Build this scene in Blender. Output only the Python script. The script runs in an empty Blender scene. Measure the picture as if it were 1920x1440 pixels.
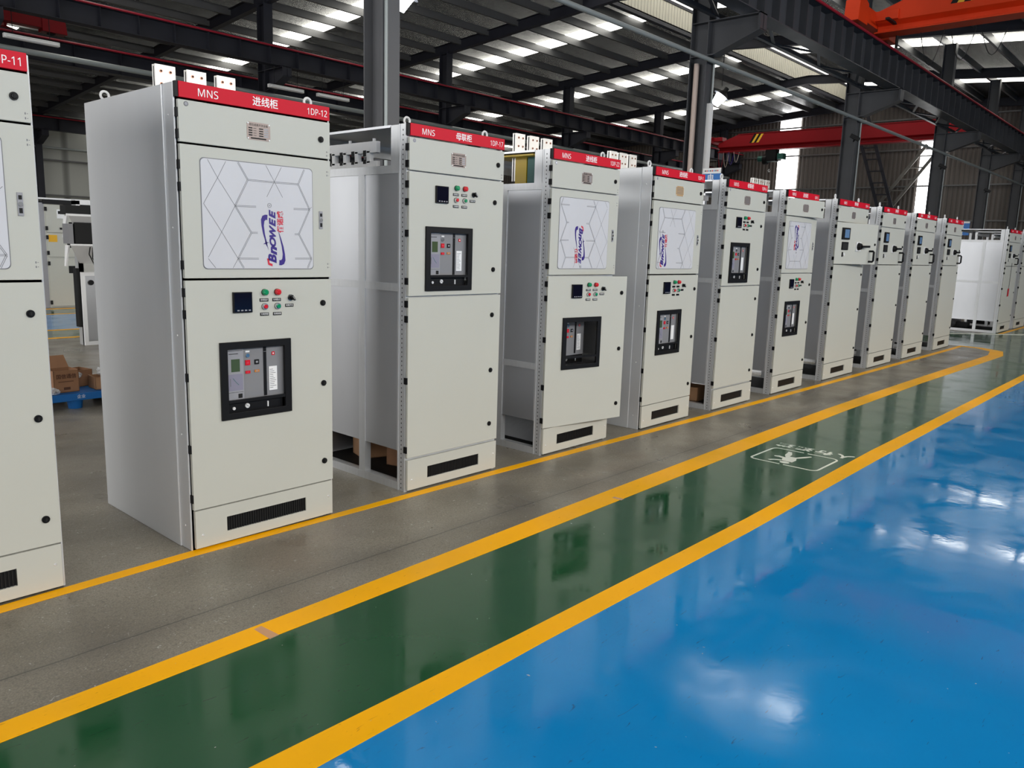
import bpy, bmesh, math, random
from mathutils import Vector, Matrix
random.seed(7)
C = bpy.context.scene.collection
# ------------------------------------------------------------------ camera
f_px, yaw, pitch, roll = 1476.392, 0.8405312, 0.1727631, 0.0309611
CAM = Vector((0, -3.59415, 1.52152))
fw = Vector((math.sin(yaw)*math.cos(pitch), math.cos(yaw)*math.cos(pitch), -math.sin(pitch)))
rt = Vector((math.cos(yaw), -math.sin(yaw), 0)); up = rt.cross(fw)
r2 = rt*math.cos(roll) + up*math.sin(roll); u2 = -rt*math.sin(roll) + up*math.cos(roll)
cd = bpy.data.cameras.new('camera'); cam = bpy.data.objects.new('camera', cd); C.objects.link(cam)
cd.sensor_width = 36; cd.lens = f_px/1920*36; cd.clip_start = .05; cd.clip_end = 200
M4 = Matrix(((r2.x, u2.x, -fw.x, CAM.x), (r2.y, u2.y, -fw.y, CAM.y), (r2.z, u2.z, -fw.z, CAM.z), (0, 0, 0, 1)))
cam.matrix_world = M4
S = bpy.context.scene; S.camera = cam
# ------------------------------------------------------------------ world, exposure, big lights
S.view_settings.view_transform = 'Standard'; S.view_settings.look = 'None'
S.view_settings.exposure = 0.0; S.view_settings.gamma = 1; S.view_settings.use_curve_mapping = False
W = bpy.data.worlds.new('sky'); S.world = W; W.use_nodes = True
W.node_tree.nodes['Background'].inputs[0].default_value = (.9, .95, 1, 1)
W.node_tree.nodes['Background'].inputs[1].default_value = 1.0
SKY = 5.0          # strength of the daylight coming through the roof lights
def area(name, loc, rot, sx, sy, power, col=(1, 1, 1)):
    l = bpy.data.lights.new(name, 'AREA'); l.shape = 'RECTANGLE'; l.size = sx; l.size_y = sy; l.energy = power; l.color = col
    o = bpy.data.objects.new(name, l); C.objects.link(o); o.location = loc; o.rotation_euler = rot; return o
# daylight through the tall window band of the wall behind the camera
area('window_daylight', (6, -14.2, 6.1), (math.radians(72), 0, 0), 32, 2.2, 2450, (1, .99, .97))
# added fill light at the closed left wall, brightens the cabinets' side faces
area('left_fill_light', (-9.6, 9, 3.4), (0, math.radians(-90), 0), 5.6, 16, 1250, (1, 1, 1))
# second area light at the left wall, in front of the row
area('left_front_light', (-9.6, -7, 2.8), (0, math.radians(-90), 0), 5, 10, 420, (1, .99, .98))
# daylight from the hall on the far side of the cabinets
area('roof_daylight', (12, 30, 7.4), (0, 0, 0), 40, 5, 500, (1, 1, 1))

# ------------------------------------------------------------------ materials
MATS = {}
def mat(name, col, rough=.5, metal=0., emit=0., noise=None, bump=None, alpha=None, spec=None, stretch=(1, 1, 1)):
    m = bpy.data.materials.new(name); m.use_nodes = True; nt = m.node_tree; b = nt.nodes['Principled BSDF']
    b.inputs['Base Color'].default_value = (*col, 1); b.inputs['Roughness'].default_value = rough; b.inputs['Metallic'].default_value = metal
    if spec is not None: b.inputs['Specular IOR Level'].default_value = spec
    if emit: b.inputs['Emission Color'].default_value = (*col, 1); b.inputs['Emission Strength'].default_value = emit
    if alpha is not None: b.inputs['Alpha'].default_value = alpha
    if noise or bump:
        tc = nt.nodes.new('ShaderNodeTexCoord'); mp = nt.nodes.new('ShaderNodeMapping'); mp.inputs['Scale'].default_value = stretch
        nt.links.new(tc.outputs['Object'], mp.inputs[0])
    if noise:   # (scale, colour variation, roughness variation)
        n = nt.nodes.new('ShaderNodeTexNoise'); n.inputs['Scale'].default_value = noise[0]; n.inputs['Detail'].default_value = 6
        nt.links.new(mp.outputs[0], n.inputs['Vector'])
        r = nt.nodes.new('ShaderNodeMapRange'); r.inputs[1].default_value = .3; r.inputs[2].default_value = .7
        r.inputs[3].default_value = 1-noise[1]; r.inputs[4].default_value = 1+noise[1]
        nt.links.new(n.outputs[0], r.inputs[0])
        mx = nt.nodes.new('ShaderNodeMix'); mx.data_type = 'RGBA'; mx.blend_type = 'MULTIPLY'; mx.inputs[0].default_value = 1
        mx.inputs[6].default_value = (*col, 1); nt.links.new(r.outputs[0], mx.inputs[7]); nt.links.new(mx.outputs[2], b.inputs['Base Color'])
        if noise[2]:
            q = nt.nodes.new('ShaderNodeMapRange'); q.inputs[1].default_value = .3; q.inputs[2].default_value = .7
            q.inputs[3].default_value = max(0, rough-noise[2]); q.inputs[4].default_value = rough+noise[2]
            nt.links.new(n.outputs[0], q.inputs[0]); nt.links.new(q.outputs[0], b.inputs['Roughness'])
    if bump:    # (scale, strength)
        n2 = nt.nodes.new('ShaderNodeTexNoise'); n2.inputs['Scale'].default_value = bump[0]; n2.inputs['Detail'].default_value = 4
        nt.links.new(mp.outputs[0], n2.inputs['Vector'])
        bp = nt.nodes.new('ShaderNodeBump'); bp.inputs['Strength'].default_value = bump[1]; bp.inputs['Distance'].default_value = .02
        nt.links.new(n2.outputs[0], bp.inputs['Height']); nt.links.new(bp.outputs[0], b.inputs['Normal'])
    MATS[name] = m; return m
mat('paint', (.52, .52, .465), .42, spec=.3, noise=(3, .01, .02))
mat('sidepaint', (.62, .63, .64), .32, metal=.25, noise=(2, .015, .02), stretch=(1, 3, .4))
mat('galv', (.62, .63, .64), .36, metal=.5, noise=(14, .04, 0), stretch=(1, 3, .5))
mat('sheet', (.54, .55, .57), .32, metal=.75, noise=(5, .02, 0), stretch=(1, 1, .4))
mat('zinc', (.75, .75, .75), .45, metal=.6, noise=(20, .1, .05))
mat('red', (.60, .004, .022), .4, spec=.15)
mat('white', (.85, .85, .85), .4)
mat('black', (.006, .006, .007), .42, spec=.2)
mat('dark', (.015, .015, .015), .6, spec=.2)
mat('glassblack', (.004, .004, .012), .08)
mat('hole', (.01, .01, .01), .9)
mat('gasket', (.05, .05, .05), .8)
mat('panel', (.62, .62, .645), .22, noise=(2, .02, .03))
mat('line', (.16, .16, .17), .5)
mat('logoblue', (.028, .008, .20), .4)
mat('logored', (.62, .02, .05), .4)
mat('green', (.0, .26, .10), .25)
mat('redlamp', (.62, .01, .02), .25)
mat('chrome', (.75, .75, .75), .2, metal=1)
mat('plate', (.27, .22, .20), .4, metal=.5)
mat('plategold', (.55, .36, .18), .4, metal=.4)
mat('acbgrey', (.22, .22, .23), .4)
mat('acblight', (.30, .30, .32), .35)
mat('lcdgreen', (.06, .09, .04), .2)
mat('lcdblue', (.12, .22, .38), .15)
mat('purple', (.24, .23, .30), .4)
mat('orangebtn', (.55, .20, .03), .4)
mat('busbar', (.78, .76, .72), .35, metal=.7, bump=(420, .12))
mat('copper', (.55, .28, .18), .35, metal=.8)
mat('yellowbar', (.62, .42, .0), .35)
mat('greenbar', (.02, .14, .12), .4)
mat('redbar', (.42, .02, .01), .4)
mat('insul', (.72, .72, .72), .5)
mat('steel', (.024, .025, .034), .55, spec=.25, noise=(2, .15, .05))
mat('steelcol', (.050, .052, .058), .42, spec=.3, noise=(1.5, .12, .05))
mat('steelcol_lit', (.11, .112, .12), .40, spec=.4, noise=(1.5, .04, .05))  # lighter copy of steelcol: stronger light on the nearest column put into the colour
mat('steelred', (.30, .006, .02), .5)
mat('orange', (.66, .045, .008), .45, spec=.2, noise=(1.5, .06, .03))
mat('cranered', (.22, .004, .008), .5, spec=.2)
mat('hazyellow', (.75, .42, .02), .5)
mat('hoistgreen', (.01, .09, .07), .4)
mat('pvc', (.50, .40, .35), .5)
mat('pipe', (.30, .33, .33), .45, metal=.3)
mat('purlin', (.13, .13, .13), .45, metal=.4)
mat('cardboard', (.30, .15, .075), .8, noise=(6, .12, .02))
mat('cardboard2', (.38, .21, .11), .8, noise=(6, .12, .02))
mat('ink', (.10, .04, .02), .8)
mat('plastic', (.80, .82, .84), .15, alpha=.55, bump=(30, 1.0))
mat('bluepallet', (.005, .13, .42), .4)
mat('tape', (.60, .40, .28), .5, alpha=.6)
mat('signblue', (.0, .14, .50), .35)
mat('signyellow', (.75, .40, .0), .4)
mat('trim', (.50, .50, .47), .5)
mat('stairsteel', (.16, .155, .14), .6)
mat('lamp', (.80, .86, 1.0), .5, emit=90)
mat('skylight', (1.0, .98, .90), .6, emit=SKY)
mat('skywall', (1.0, 1.0, 1.0), .6, emit=6.0)
mat('monglass', (1.0, .98, .92), .6, emit=3.2)
def sidingmat(name, col, k, rough=.5):
    m = mat(name, col, rough, metal=.0); nt = m.node_tree; b = nt.nodes['Principled BSDF']
    tc = nt.nodes.new('ShaderNodeTexCoord'); w = nt.nodes.new('ShaderNodeTexWave'); w.inputs['Scale'].default_value = k; w.bands_direction = 'DIAGONAL'
    mp = nt.nodes.new('ShaderNodeMapping'); mp.inputs['Scale'].default_value = (1, 1, 0)
    nt.links.new(tc.outputs['Object'], mp.inputs[0]); nt.links.new(mp.outputs[0], w.inputs['Vector'])
    cr = nt.nodes.new('ShaderNodeValToRGB'); cr.color_ramp.elements[0].position = .0; cr.color_ramp.elements[0].color = (col[0]*.45, col[1]*.45, col[2]*.45, 1)
    cr.color_ramp.elements[1].position = .12; cr.color_ramp.elements[1].color = (*col, 1)
    nt.links.new(w.outputs[0], cr.inputs[0]); nt.links.new(cr.outputs[0], b.inputs['Base Color'])
    bp = nt.nodes.new('ShaderNodeBump'); bp.inputs['Distance'].default_value = .03; nt.links.new(w.outputs[0], bp.inputs['Height']); nt.links.new(bp.outputs[0], b.inputs['Normal'])
sidingmat('siding_shaded', (.115, .098, .086), 3.0)  # cream siding darkened, the end wall's dim light is put into the colour
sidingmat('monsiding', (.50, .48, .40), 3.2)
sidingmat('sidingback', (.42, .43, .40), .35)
def floormat(name, col, rough, kind):
    m = bpy.data.materials.new(name); m.use_nodes = True; nt = m.node_tree; b = nt.nodes['Principled BSDF']; L = nt.links.new
    tc = nt.nodes.new('ShaderNodeTexCoord')
    def noise(scale, detail=5, st=(1, 1, 1), dist=0.):
        mp = nt.nodes.new('ShaderNodeMapping'); mp.inputs['Scale'].default_value = st; L(tc.outputs['Object'], mp.inputs[0])
        n = nt.nodes.new('ShaderNodeTexNoise'); n.inputs['Scale'].default_value = scale; n.inputs['Detail'].default_value = detail; n.inputs['Distortion'].default_value = dist
        L(mp.outputs[0], n.inputs['Vector']); return n.outputs[0]
    def rng(src, a, c, lo, hi):
        r = nt.nodes.new('ShaderNodeMapRange'); r.inputs[1].default_value = a; r.inputs[2].default_value = c; r.inputs[3].default_value = lo; r.inputs[4].default_value = hi
        L(src, r.inputs[0]); return r.outputs[0]
    def mix(f, A, B, bt='MIX'):
        x = nt.nodes.new('ShaderNodeMix'); x.data_type = 'RGBA'; x.blend_type = bt
        for s, v in ((0, f), (6, A), (7, B)):
            if hasattr(v, 'is_linked'): L(v, x.inputs[s])
            else: x.inputs[s].default_value = v
        return x.outputs[2]
    col4 = (*col, 1)
    if kind == 'concrete':
        c = mix(rng(noise(1.1, 6, (1, 1.4, 1), .6), .35, .68, 0, 1), (col[0]*.72, col[1]*.70, col[2]*.66, 1), (col[0]*1.22, col[1]*1.2, col[2]*1.16, 1))
        c = mix(rng(noise(60, 4), .50, .75, 0, .65), c, (col[0]*.45, col[1]*.45, col[2]*.45, 1))
        c = mix(rng(noise(42, 2, (1, 1, 1), 1.2), .69, .71, 0, .75), c, (.50, .48, .44, 1)); c = mix(rng(noise(16, 1, (1, 5, 1), 2.5), .74, .75, 0, .5), c, (.42, .41, .38, 1)); c = mix(rng(noise(150, 2), .40, .60, .35, 0), c, (.03, .027, .022, 1))      # light chips
        c = mix(rng(noise(.7, 3), .62, .75, 0, .35), c, (.20, .13, .09, 1))                    # brownish stain
        # saw cut running along the row
        sx = nt.nodes.new('ShaderNodeSeparateXYZ'); L(tc.outputs['Object'], sx.inputs[0])
        ad = nt.nodes.new('ShaderNodeMath'); ad.operation = 'MULTIPLY_ADD'; L(noise(3, 4), ad.inputs[0]); ad.inputs[1].default_value = .03; L(sx.outputs[1], ad.inputs[2])
        s2 = nt.nodes.new('ShaderNodeMath'); s2.operation = 'ADD'; L(ad.outputs[0], s2.inputs[0]); s2.inputs[1].default_value = .640
        ab = nt.nodes.new('ShaderNodeMath'); ab.operation = 'ABSOLUTE'; L(s2.outputs[0], ab.inputs[0])
        c = mix(rng(ab.outputs[0], .002, .006, .75, 0), c, (.03, .028, .025, 1))
        c = mix(rng(ab.outputs[0], .02, .12, .22, 0), c, (.06, .055, .05, 1))
        ro = rng(noise(2.2, 5), .35, .7, rough-.10, rough+.14); bs, bd = 45, .10
    else:
        c = mix(rng(noise(.9, 4), .35, .7, 0, 1), (col[0]*.86, col[1]*.90, col[2]*.92, 1), (col[0]*1.12+.004, col[1]*1.08, col[2]*1.05, 1))
        v = nt.nodes.new('ShaderNodeTexNoise'); v.inputs['Scale'].default_value = 7; v.inputs['Detail'].default_value = 1; v.inputs['Distortion'].default_value = 3
        mp = nt.nodes.new('ShaderNodeMapping'); mp.inputs['Rotation'].default_value = (0, 0, .6); mp.inputs['Scale'].default_value = (1, 8, 1)
        L(tc.outputs['Object'], mp.inputs[0]); L(mp.outputs[0], v.inputs['Vector'])
        c = mix(rng(v.outputs[0], .735, .76, 0, .55), c, (.03, .03, .03, 1) if kind == 'blue' else (col[0]*.5, col[1]*.4, col[2]*.5, 1))
        c = mix(rng(noise(40, 1, (1, 1, 1), .5), .80, .82, 0, .8), c, (.5, .5, .48, 1))
        ro = rng(noise(2.6, 8, (1, 1, 1), .6), .35, .70, rough-.04, rough+.12); bs, bd = 14.0, .022
    L(c, b.inputs['Base Color']); L(ro, b.inputs['Roughness'])
    bp = nt.nodes.new('ShaderNodeBump'); bp.inputs['Strength'].default_value = bd; bp.inputs['Distance'].default_value = .01
    L(noise(bs, 3), bp.inputs['Height']); L(bp.outputs[0], b.inputs['Normal'])
    MATS[name] = m
floormat('concrete', (.250, .226, .184), .36, 'concrete')
floormat('bluefloor', (.003, .225, .56), .075, 'blue')
floormat('greenfloor', (.010, .074, .027), .10, 'green')
floormat('yellowline', (1.0, .465, .0), .42, 'line')
MATS['yellowline'].node_tree.nodes['Principled BSDF'].inputs['Specular IOR Level'].default_value = .15
floormat('whiteline', (.80, .82, .72), .35, 'line')
def roofmat():
    m = mat('roof', (.10, .10, .10), .24, metal=.9); nt = m.node_tree; b = nt.nodes['Principled BSDF']; L = nt.links.new
    tc = nt.nodes.new('ShaderNodeTexCoord'); mp = nt.nodes.new('ShaderNodeMapping'); mp.inputs['Scale'].default_value = (.9, 5, 1)
    n = nt.nodes.new('ShaderNodeTexNoise'); n.inputs['Scale'].default_value = 3.6; n.inputs['Detail'].default_value = 6; n.inputs['Distortion'].default_value = 2.2
    L(tc.outputs['Object'], mp.inputs[0]); L(mp.outputs[0], n.inputs['Vector'])
    bp = nt.nodes.new('ShaderNodeBump'); bp.inputs['Strength'].default_value = 1; bp.inputs['Distance'].default_value = .35
    L(n.outputs[0], bp.inputs['Height']); L(bp.outputs[0], b.inputs['Normal'])
    cr = nt.nodes.new('ShaderNodeValToRGB'); cr.color_ramp.elements[0].position = .35; cr.color_ramp.elements[0].color = (.10, .10, .10, 1)
    cr.color_ramp.elements[1].position = .7; cr.color_ramp.elements[1].color = (.26, .26, .25, 1); L(n.outputs[0], cr.inputs[0]); L(cr.outputs[0], b.inputs['Base Color'])
roofmat()

# ------------------------------------------------------------------ mesh builder
class MB:
    def __init__(s): s.v = []; s.f = []; s.m = []; s.names = []
    def mi(s, m):
        if m not in s.names: s.names.append(m)
        return s.names.index(m)
    def add(s, vs, fs, m):
        o = len(s.v); k = s.mi(m); s.v += [tuple(p) for p in vs]
        for f in fs: s.f.append(tuple(o+i for i in f)); s.m.append(k)
        return s
    def box(s, x0, x1, y0, y1, z0, z1, m):
        vs = [(x, y, z) for z in (z0, z1) for y in (y0, y1) for x in (x0, x1)]
        return s.add(vs, [(0, 2, 3, 1), (4, 5, 7, 6), (0, 1, 5, 4), (2, 6, 7, 3), (0, 4, 6, 2), (1, 3, 7, 5)], m)
    def cyl(s, c, ax, r, h, m, n=20, r2=None):
        r2 = r if r2 is None else r2; vs = []; c = Vector(c)
        A = [Vector((0, 1, 0)), Vector((0, 0, 1)), Vector((1, 0, 0))][ax]; B = [Vector((0, 0, 1)), Vector((1, 0, 0)), Vector((0, 1, 0))][ax]; D = A.cross(B)
        for k, rr in ((0, r), (h, r2)):
            for i in range(n): a = 2*math.pi*i/n; vs.append(c+A*rr*math.cos(a)+B*rr*math.sin(a)+D*k)
        fs = [(i, (i+1) % n, n+(i+1) % n, n+i) for i in range(n)]
        if h >= 0: fs += [tuple(range(n-1, -1, -1)), tuple(range(n, 2*n))]
        else: fs = [t[::-1] for t in fs] + [tuple(range(n)), tuple(range(2*n-1, n-1, -1))]
        return s.add(vs, fs, m)
    def tube(s, pts, r, m, n=8):
        pts = [Vector(p) for p in pts]; vs = []; fs = []; nn = len(pts); pa = None
        for i, p in enumerate(pts):
            d = (pts[min(i+1, nn-1)]-pts[max(i-1, 0)]).normalized()
            if pa is None: ref = Vector((0, 0, 1)) if abs(d.z) < .9 else Vector((1, 0, 0)); pa = d.cross(ref).normalized()
            pa = (pa-d*pa.dot(d)).normalized(); pb = d.cross(pa)
            for k in range(n): a = 2*math.pi*k/n; vs.append(p+pa*r*math.cos(a)+pb*r*math.sin(a))
        for i in range(nn-1):
            for k in range(n): fs.append((i*n+k, i*n+(k+1) % n, (i+1)*n+(k+1) % n, (i+1)*n+k))
        fs += [tuple(range(n-1, -1, -1)), tuple(range((nn-1)*n, nn*n))]
        return s.add(vs, fs, m)
    def bar(s, a, b, w, h, m):     # rectangular bar from a to b, w sideways, h upward
        a = Vector(a); b = Vector(b); d = (b-a).normalized(); ref = Vector((0, 0, 1)) if abs(d.z) < .95 else Vector((0, 1, 0))
        x = d.cross(ref).normalized()*w/2; y = x.cross(d).normalized()*h/2
        vs = [p+q for p in (a, b) for q in (-x-y, x-y, x+y, -x+y)]
        return s.add(vs, [(0, 3, 2, 1), (4, 5, 6, 7), (0, 1, 5, 4), (1, 2, 6, 5), (2, 3, 7, 6), (3, 0, 4, 7)], m)
    def prism(s, poly, f, d, m):   # poly 2-D, f maps (a,b,k)->3-D, k in 0..d
        n = len(poly); vs = [f(a, b, 0) for a, b in poly]+[f(a, b, d) for a, b in poly]
        return s.add(vs, [tuple(range(n-1, -1, -1)), tuple(range(n, 2*n))]+[(i, (i+1) % n, n+(i+1) % n, n+i) for i in range(n)], m)
    def ring(s, o, i, y0, y1, m):  # rectangular plate in xz with a rectangular hole; o,i = (x0,x1,z0,z1)
        vs = []
        for y in (y0, y1):
            for r in (o, i): vs += [(r[0], y, r[2]), (r[1], y, r[2]), (r[1], y, r[3]), (r[0], y, r[3])]
        fs = []
        for k in range(4):
            j = (k+1) % 4
            fs += [(k, j, 4+j, 4+k), (8+j, 8+k, 12+k, 12+j), (j, k, 8+k, 8+j), (4+k, 4+j, 12+j, 12+k)]
        return s.add(vs, fs, m)
    def build(s, name, parent=None, loc=None, bev=0, smooth=False):
        me = bpy.data.meshes.new(name); me.from_pydata(s.v, [], s.f)
        for n in s.names: me.materials.append(MATS[n])
        me.polygons.foreach_set('material_index', s.m)
        bm = bmesh.new(); bm.from_mesh(me); bmesh.ops.recalc_face_normals(bm, faces=bm.faces); bm.to_mesh(me); bm.free()
        if smooth:
            me.polygons.foreach_set('use_smooth', [True]*len(me.polygons)); me.set_sharp_from_angle(angle=math.radians(40))
        o = bpy.data.objects.new(name, me); C.objects.link(o)
        if parent: o.parent = parent
        if loc: o.location = loc
        if bev:
            b = o.modifiers.new('bevel', 'BEVEL'); b.width = bev; b.segments = 2; b.limit_method = 'ANGLE'; b.angle_limit = .7
        return o
def tag(o, label, cat=None, group=None, kind=None):
    if label: o['label'] = label
    if cat: o['category'] = cat
    if group: o['group'] = group
    if kind: o['kind'] = kind
    return o
def empty(name, loc, label, cat, group=None, rz=0):
    o = bpy.data.objects.new(name, None); o.empty_display_size = .1; C.objects.link(o); o.location = loc; o.rotation_euler = (0, 0, rz)
    return tag(o, label, cat, group)
def copyof(o, parent, loc):
    c = o.copy(); C.objects.link(c); c.parent = parent; c.location = loc; return c
def copy_tree(o, parent=None):
    kids = list(o.children); c = o.copy(); C.objects.link(c); c.parent = parent
    for k in kids: copy_tree(k, c)
    return c
# text as outline geometry (the font that comes with Blender)
TC = {}
FONT = None
try:
    import os
    FONT = bpy.data.fonts.load(os.path.join(bpy.utils.system_resource('DATAFILES'), 'fonts', 'NotoSansHebrew-Regular.woff2'))
except Exception: FONT = None
def text_geo(body, size, off=0., shear=0., space=1.):
    k = (body, size, off, shear, space)
    if k in TC: return TC[k]
    cu = bpy.data.curves.new('t', 'FONT'); cu.body = body; cu.size = size; cu.offset = off; cu.shear = shear; cu.space_character = space
    cu.align_x = 'CENTER'; cu.align_y = 'CENTER'; cu.extrude = .0004; cu.resolution_u = 3
    if FONT and body.isascii() and not shear: cu.font = FONT; cu.size = size*1.12
    o = bpy.data.objects.new('t', cu); C.objects.link(o); bpy.context.view_layer.update()
    me = o.evaluated_get(bpy.context.evaluated_depsgraph_get()).to_mesh()
    g = ([tuple(v.co) for v in me.vertices], [tuple(p.vertices) for p in me.polygons])
    bpy.data.objects.remove(o); bpy.data.curves.remove(cu); TC[k] = g; return g
def put_text(mb, body, size, f, m, **kw):     # f maps (a, b, k)
    vs, fs = text_geo(body, size, **kw); mb.add([f(*v) for v in vs], fs, m)
def onfront(x, z, y=-.0235): return lambda a, b, k: (x+a, y-k, z+b)

# ------------------------------------------------------------------ the hall
def roofz(y): return 9.5-.078*(y-12.6) if y > 11.6 else 9.5-.078*(10.6-y)
YB, YF, XL, XR = 40.5, -15.0, -10.0, 44.0
def struct(mb, name): o = mb.build(name); tag(o, None, kind='structure'); return o
fl = MB()
fl.box(XL, XR, YF, YB, -.2, 0, 'concrete')
struct(fl, 'floor')
def strip(pts, z, m, mb=None):
    mb = mb or MB(); n = len(pts); half = n//2
    vs = [(x, y, z) for x, y in pts]+[(x, y, .0002) for x, y in pts]
    mb.add(vs, [tuple(range(n))]+[(i, (i+1) % n, n+(i+1) % n, n+i) for i in range(n)], m); return mb
def band(up_, lo_): return list(up_)+list(reversed(lo_))
G1 = [(-10, -.99), (.6, -.99), (3.2, -.97), (6.3, -.90), (10.4, -.90), (14.9, -.98)]
tag(strip(band([(-10, -1.0), (.6, -.99), (3.2, -.95), (6.3, -.88), (10.4, -.86), (14.9, -.90), (15.9, -.6), (16.0, .1), (16.0, 6), (19.1, 6), (19.1, .2), (22, -.35), (XR, -.35)],
               [(-10, -1.75), (.6, -1.75), (6.3, -1.73), (XR, -1.73)]), .0008, 'greenfloor').build('floor_walkway'), 'dark green painted pedestrian walkway between two thick yellow lines', 'painted floor')
tag(strip([(XL, YF), (XR, YF), (XR, -1.75), (XL, -1.75)], .0006, 'bluefloor').build('floor_aisle'), 'wide glossy blue painted aisle in the foreground', 'painted floor')
thin_u = [(-10, -.03), (.85, -.03), (1.7, 0.0), (2.5, -.02), (3.9, -.025), (6.6, -.07), (9.4, -.10), (15.2, -.13), (15.96, -.13)]
thin_l = [(-10, -.10), (.85, -.10), (1.67, -.068), (2.45, -.078), (3.83, -.093), (6.6, -.144), (9.39, -.175), (15.2, -.215), (15.96, -.20)]
tag(strip(band(thin_u, thin_l), .0022, 'yellowline').build('floor_line'), 'thin yellow line painted along the feet of the long cabinet row', 'floor line')
th_u = [(-10, -.94), (.6, -.93), (1.83, -.90), (3.3, -.85), (6.1, -.775), (8, -.75), (10.4, -.76), (14.8, -.82), (15.45, -.72), (15.8, -.45), (15.85, -.13)]
th_l = [(-10, -1.05), (.6, -1.04), (1.83, -1.03), (3.1, -1.01), (6.3, -.945), (8, -.92), (10.6, -.93), (14.9, -1.02), (15.65, -.88), (15.97, -.5), (15.99, -.13)]
tag(strip(band(th_u, th_l), .0024, 'yellowline').build('floor_line'), 'thick yellow line between bare concrete and green walkway, curving round at its far end', 'floor line')
tag(strip(band([(-10, -1.67), (1.05, -1.672), (2.2, -1.69), (4.2, -1.695), (6.5, -1.655), (12.7, -1.67), (XR, -1.67)],
               [(-10, -1.81), (1.1, -1.81), (2.25, -1.80), (4.0, -1.81), (6.2, -1.79), (12.1, -1.78), (XR, -1.78)]), .0024, 'yellowline').build('floor_line'),
    'thick yellow line between green walkway and blue aisle', 'floor line')
tag(strip(band([(18.3, .9), (18.6, .62), (19.8, -.45), (21.5, -.75), (XR, -.80)], [(18.2, .8), (18.5, .53), (19.7, -.55), (21.5, -.86), (XR, -.90)]), .0024, 'whiteline').build('floor_line'),
    'pale line painted across the floor before the far cabinet group', 'floor line')
tag(strip([(19.3, -.16), (XR, -.16), (XR, -.08), (19.3, -.08)], .0022, 'yellowline').build('floor_line'), 'thin yellow line under the far cabinet group', 'floor line')
# the second aisle behind the row
tag(strip([(XL, 9.0), (XR, 9.0), (XR, 13.9), (XL, 13.9)], .0006, 'greenfloor').build('floor_walkway'), 'green floor strips beside the rear blue aisle', 'painted floor')
tag(strip([(XL, 10.05), (XR, 10.05), (XR, 12.75), (XL, 12.75)], .0014, 'bluefloor').build('floor_aisle'), 'blue painted rear aisle seen between the two nearest cabinets', 'painted floor')
for y, l in ((9.0, 'yellow line nearest the wooden boxes on the rear aisle edge'), (10.05, 'yellow line on the near side of the rear blue aisle'), (12.75, 'yellow line on the far side of the rear blue aisle'), (13.9, 'yellow line in front of the distant grey cabinet')):
    if y == 9.0: l = 'yellow line on the near edge of the rear green strip'
    tag(strip([(XL, y-.06), (XR, y-.06), (XR, y+.06), (XL, y+.06)], .0024, 'yellowline').build('floor_line'), l, 'floor line')
# walkway marking
wm = empty('walkway_marking', (5.76, -1.33, 0), 'white stencilled walking figure in a rounded frame with four characters on the green walkway', 'floor marking')
def gl(a, b, k, z=.0016): return (a-5.76, b+1.33, z+k)
mb = MB()
def flat(mb, poly, m, z=.0016): mb.prism(poly, lambda a, b, k: (a-5.76, b+1.33, z+k), .0008, m)
def seg(mb, a, b, w, m='whiteline', z=.0016):
    ax, ay = a; bx, by = b; L = math.hypot(bx-ax, by-ay); nx, ny = -(by-ay)/L*w/2, (bx-ax)/L*w/2
    flat(mb, [(ax-nx, ay-ny), (bx-nx, by-ny), (bx+nx, by+ny), (ax+nx, ay+ny)], m, z)
x0, x1, y0, y1 = 5.53, 5.99, -1.585, -1.08; w = .016; c = .05
cut = [(x0, y0+c), (x0, -1.345)], [(x0, -1.315), (x0, y1-c)], [(x0+c, y1), (x1-c, y1)], [(x1, y1-c), (x1, -1.315)], [(x1, -1.345), (x1, y0+c)], [(x1-c, y0), (x0+c, y0)]
for a, b in cut: seg(mb, a, b, w)
for cx, cy, a0 in ((x0+c, y0+c, 180), (x1-c, y0+c, 270), (x1-c, y1-c, 0), (x0+c, y1-c, 90)):
    for k in range(5):
        t0, t1 = math.radians(a0+k*18), math.radians(a0+k*18+18.5)
        seg(mb, (cx+c*math.cos(t0), cy+c*math.sin(t0)), (cx+c*math.cos(t1), cy+c*math.sin(t1)), w)
mb.build('sign_frame', wm)
mb = MB()
flat(mb, [(5.600+.030*math.cos(t), -1.325+.036*math.sin(t)) for t in [k*math.pi/8 for k in range(16)]], 'whiteline')
flat(mb, [(5.640, -1.365), (5.645, -1.285), (5.70, -1.265), (5.79, -1.275), (5.80, -1.335), (5.72, -1.365)], 'whiteline', .0012)
flat(mb, [(5.765, -1.33), (5.78, -1.285), (5.86, -1.275), (5.93, -1.245), (5.935, -1.215), (5.89, -1.225), (5.82, -1.235), (5.75, -1.27)], 'whiteline')
flat(mb, [(5.755, -1.335), (5.79, -1.325), (5.86, -1.36), (5.915, -1.395), (5.91, -1.41), (5.84, -1.385)], 'whiteline')
flat(mb, [(5.66, -1.285), (5.645, -1.25), (5.62, -1.215), (5.59, -1.20), (5.585, -1.22), (5.615, -1.24), (5.63, -1.28)], 'whiteline')
flat(mb, [(5.70, -1.275), (5.745, -1.27), (5.76, -1.22), (5.74, -1.185), (5.72, -1.195), (5.725, -1.23)], 'whiteline')
mb.build('walking_figure', wm)
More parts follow.
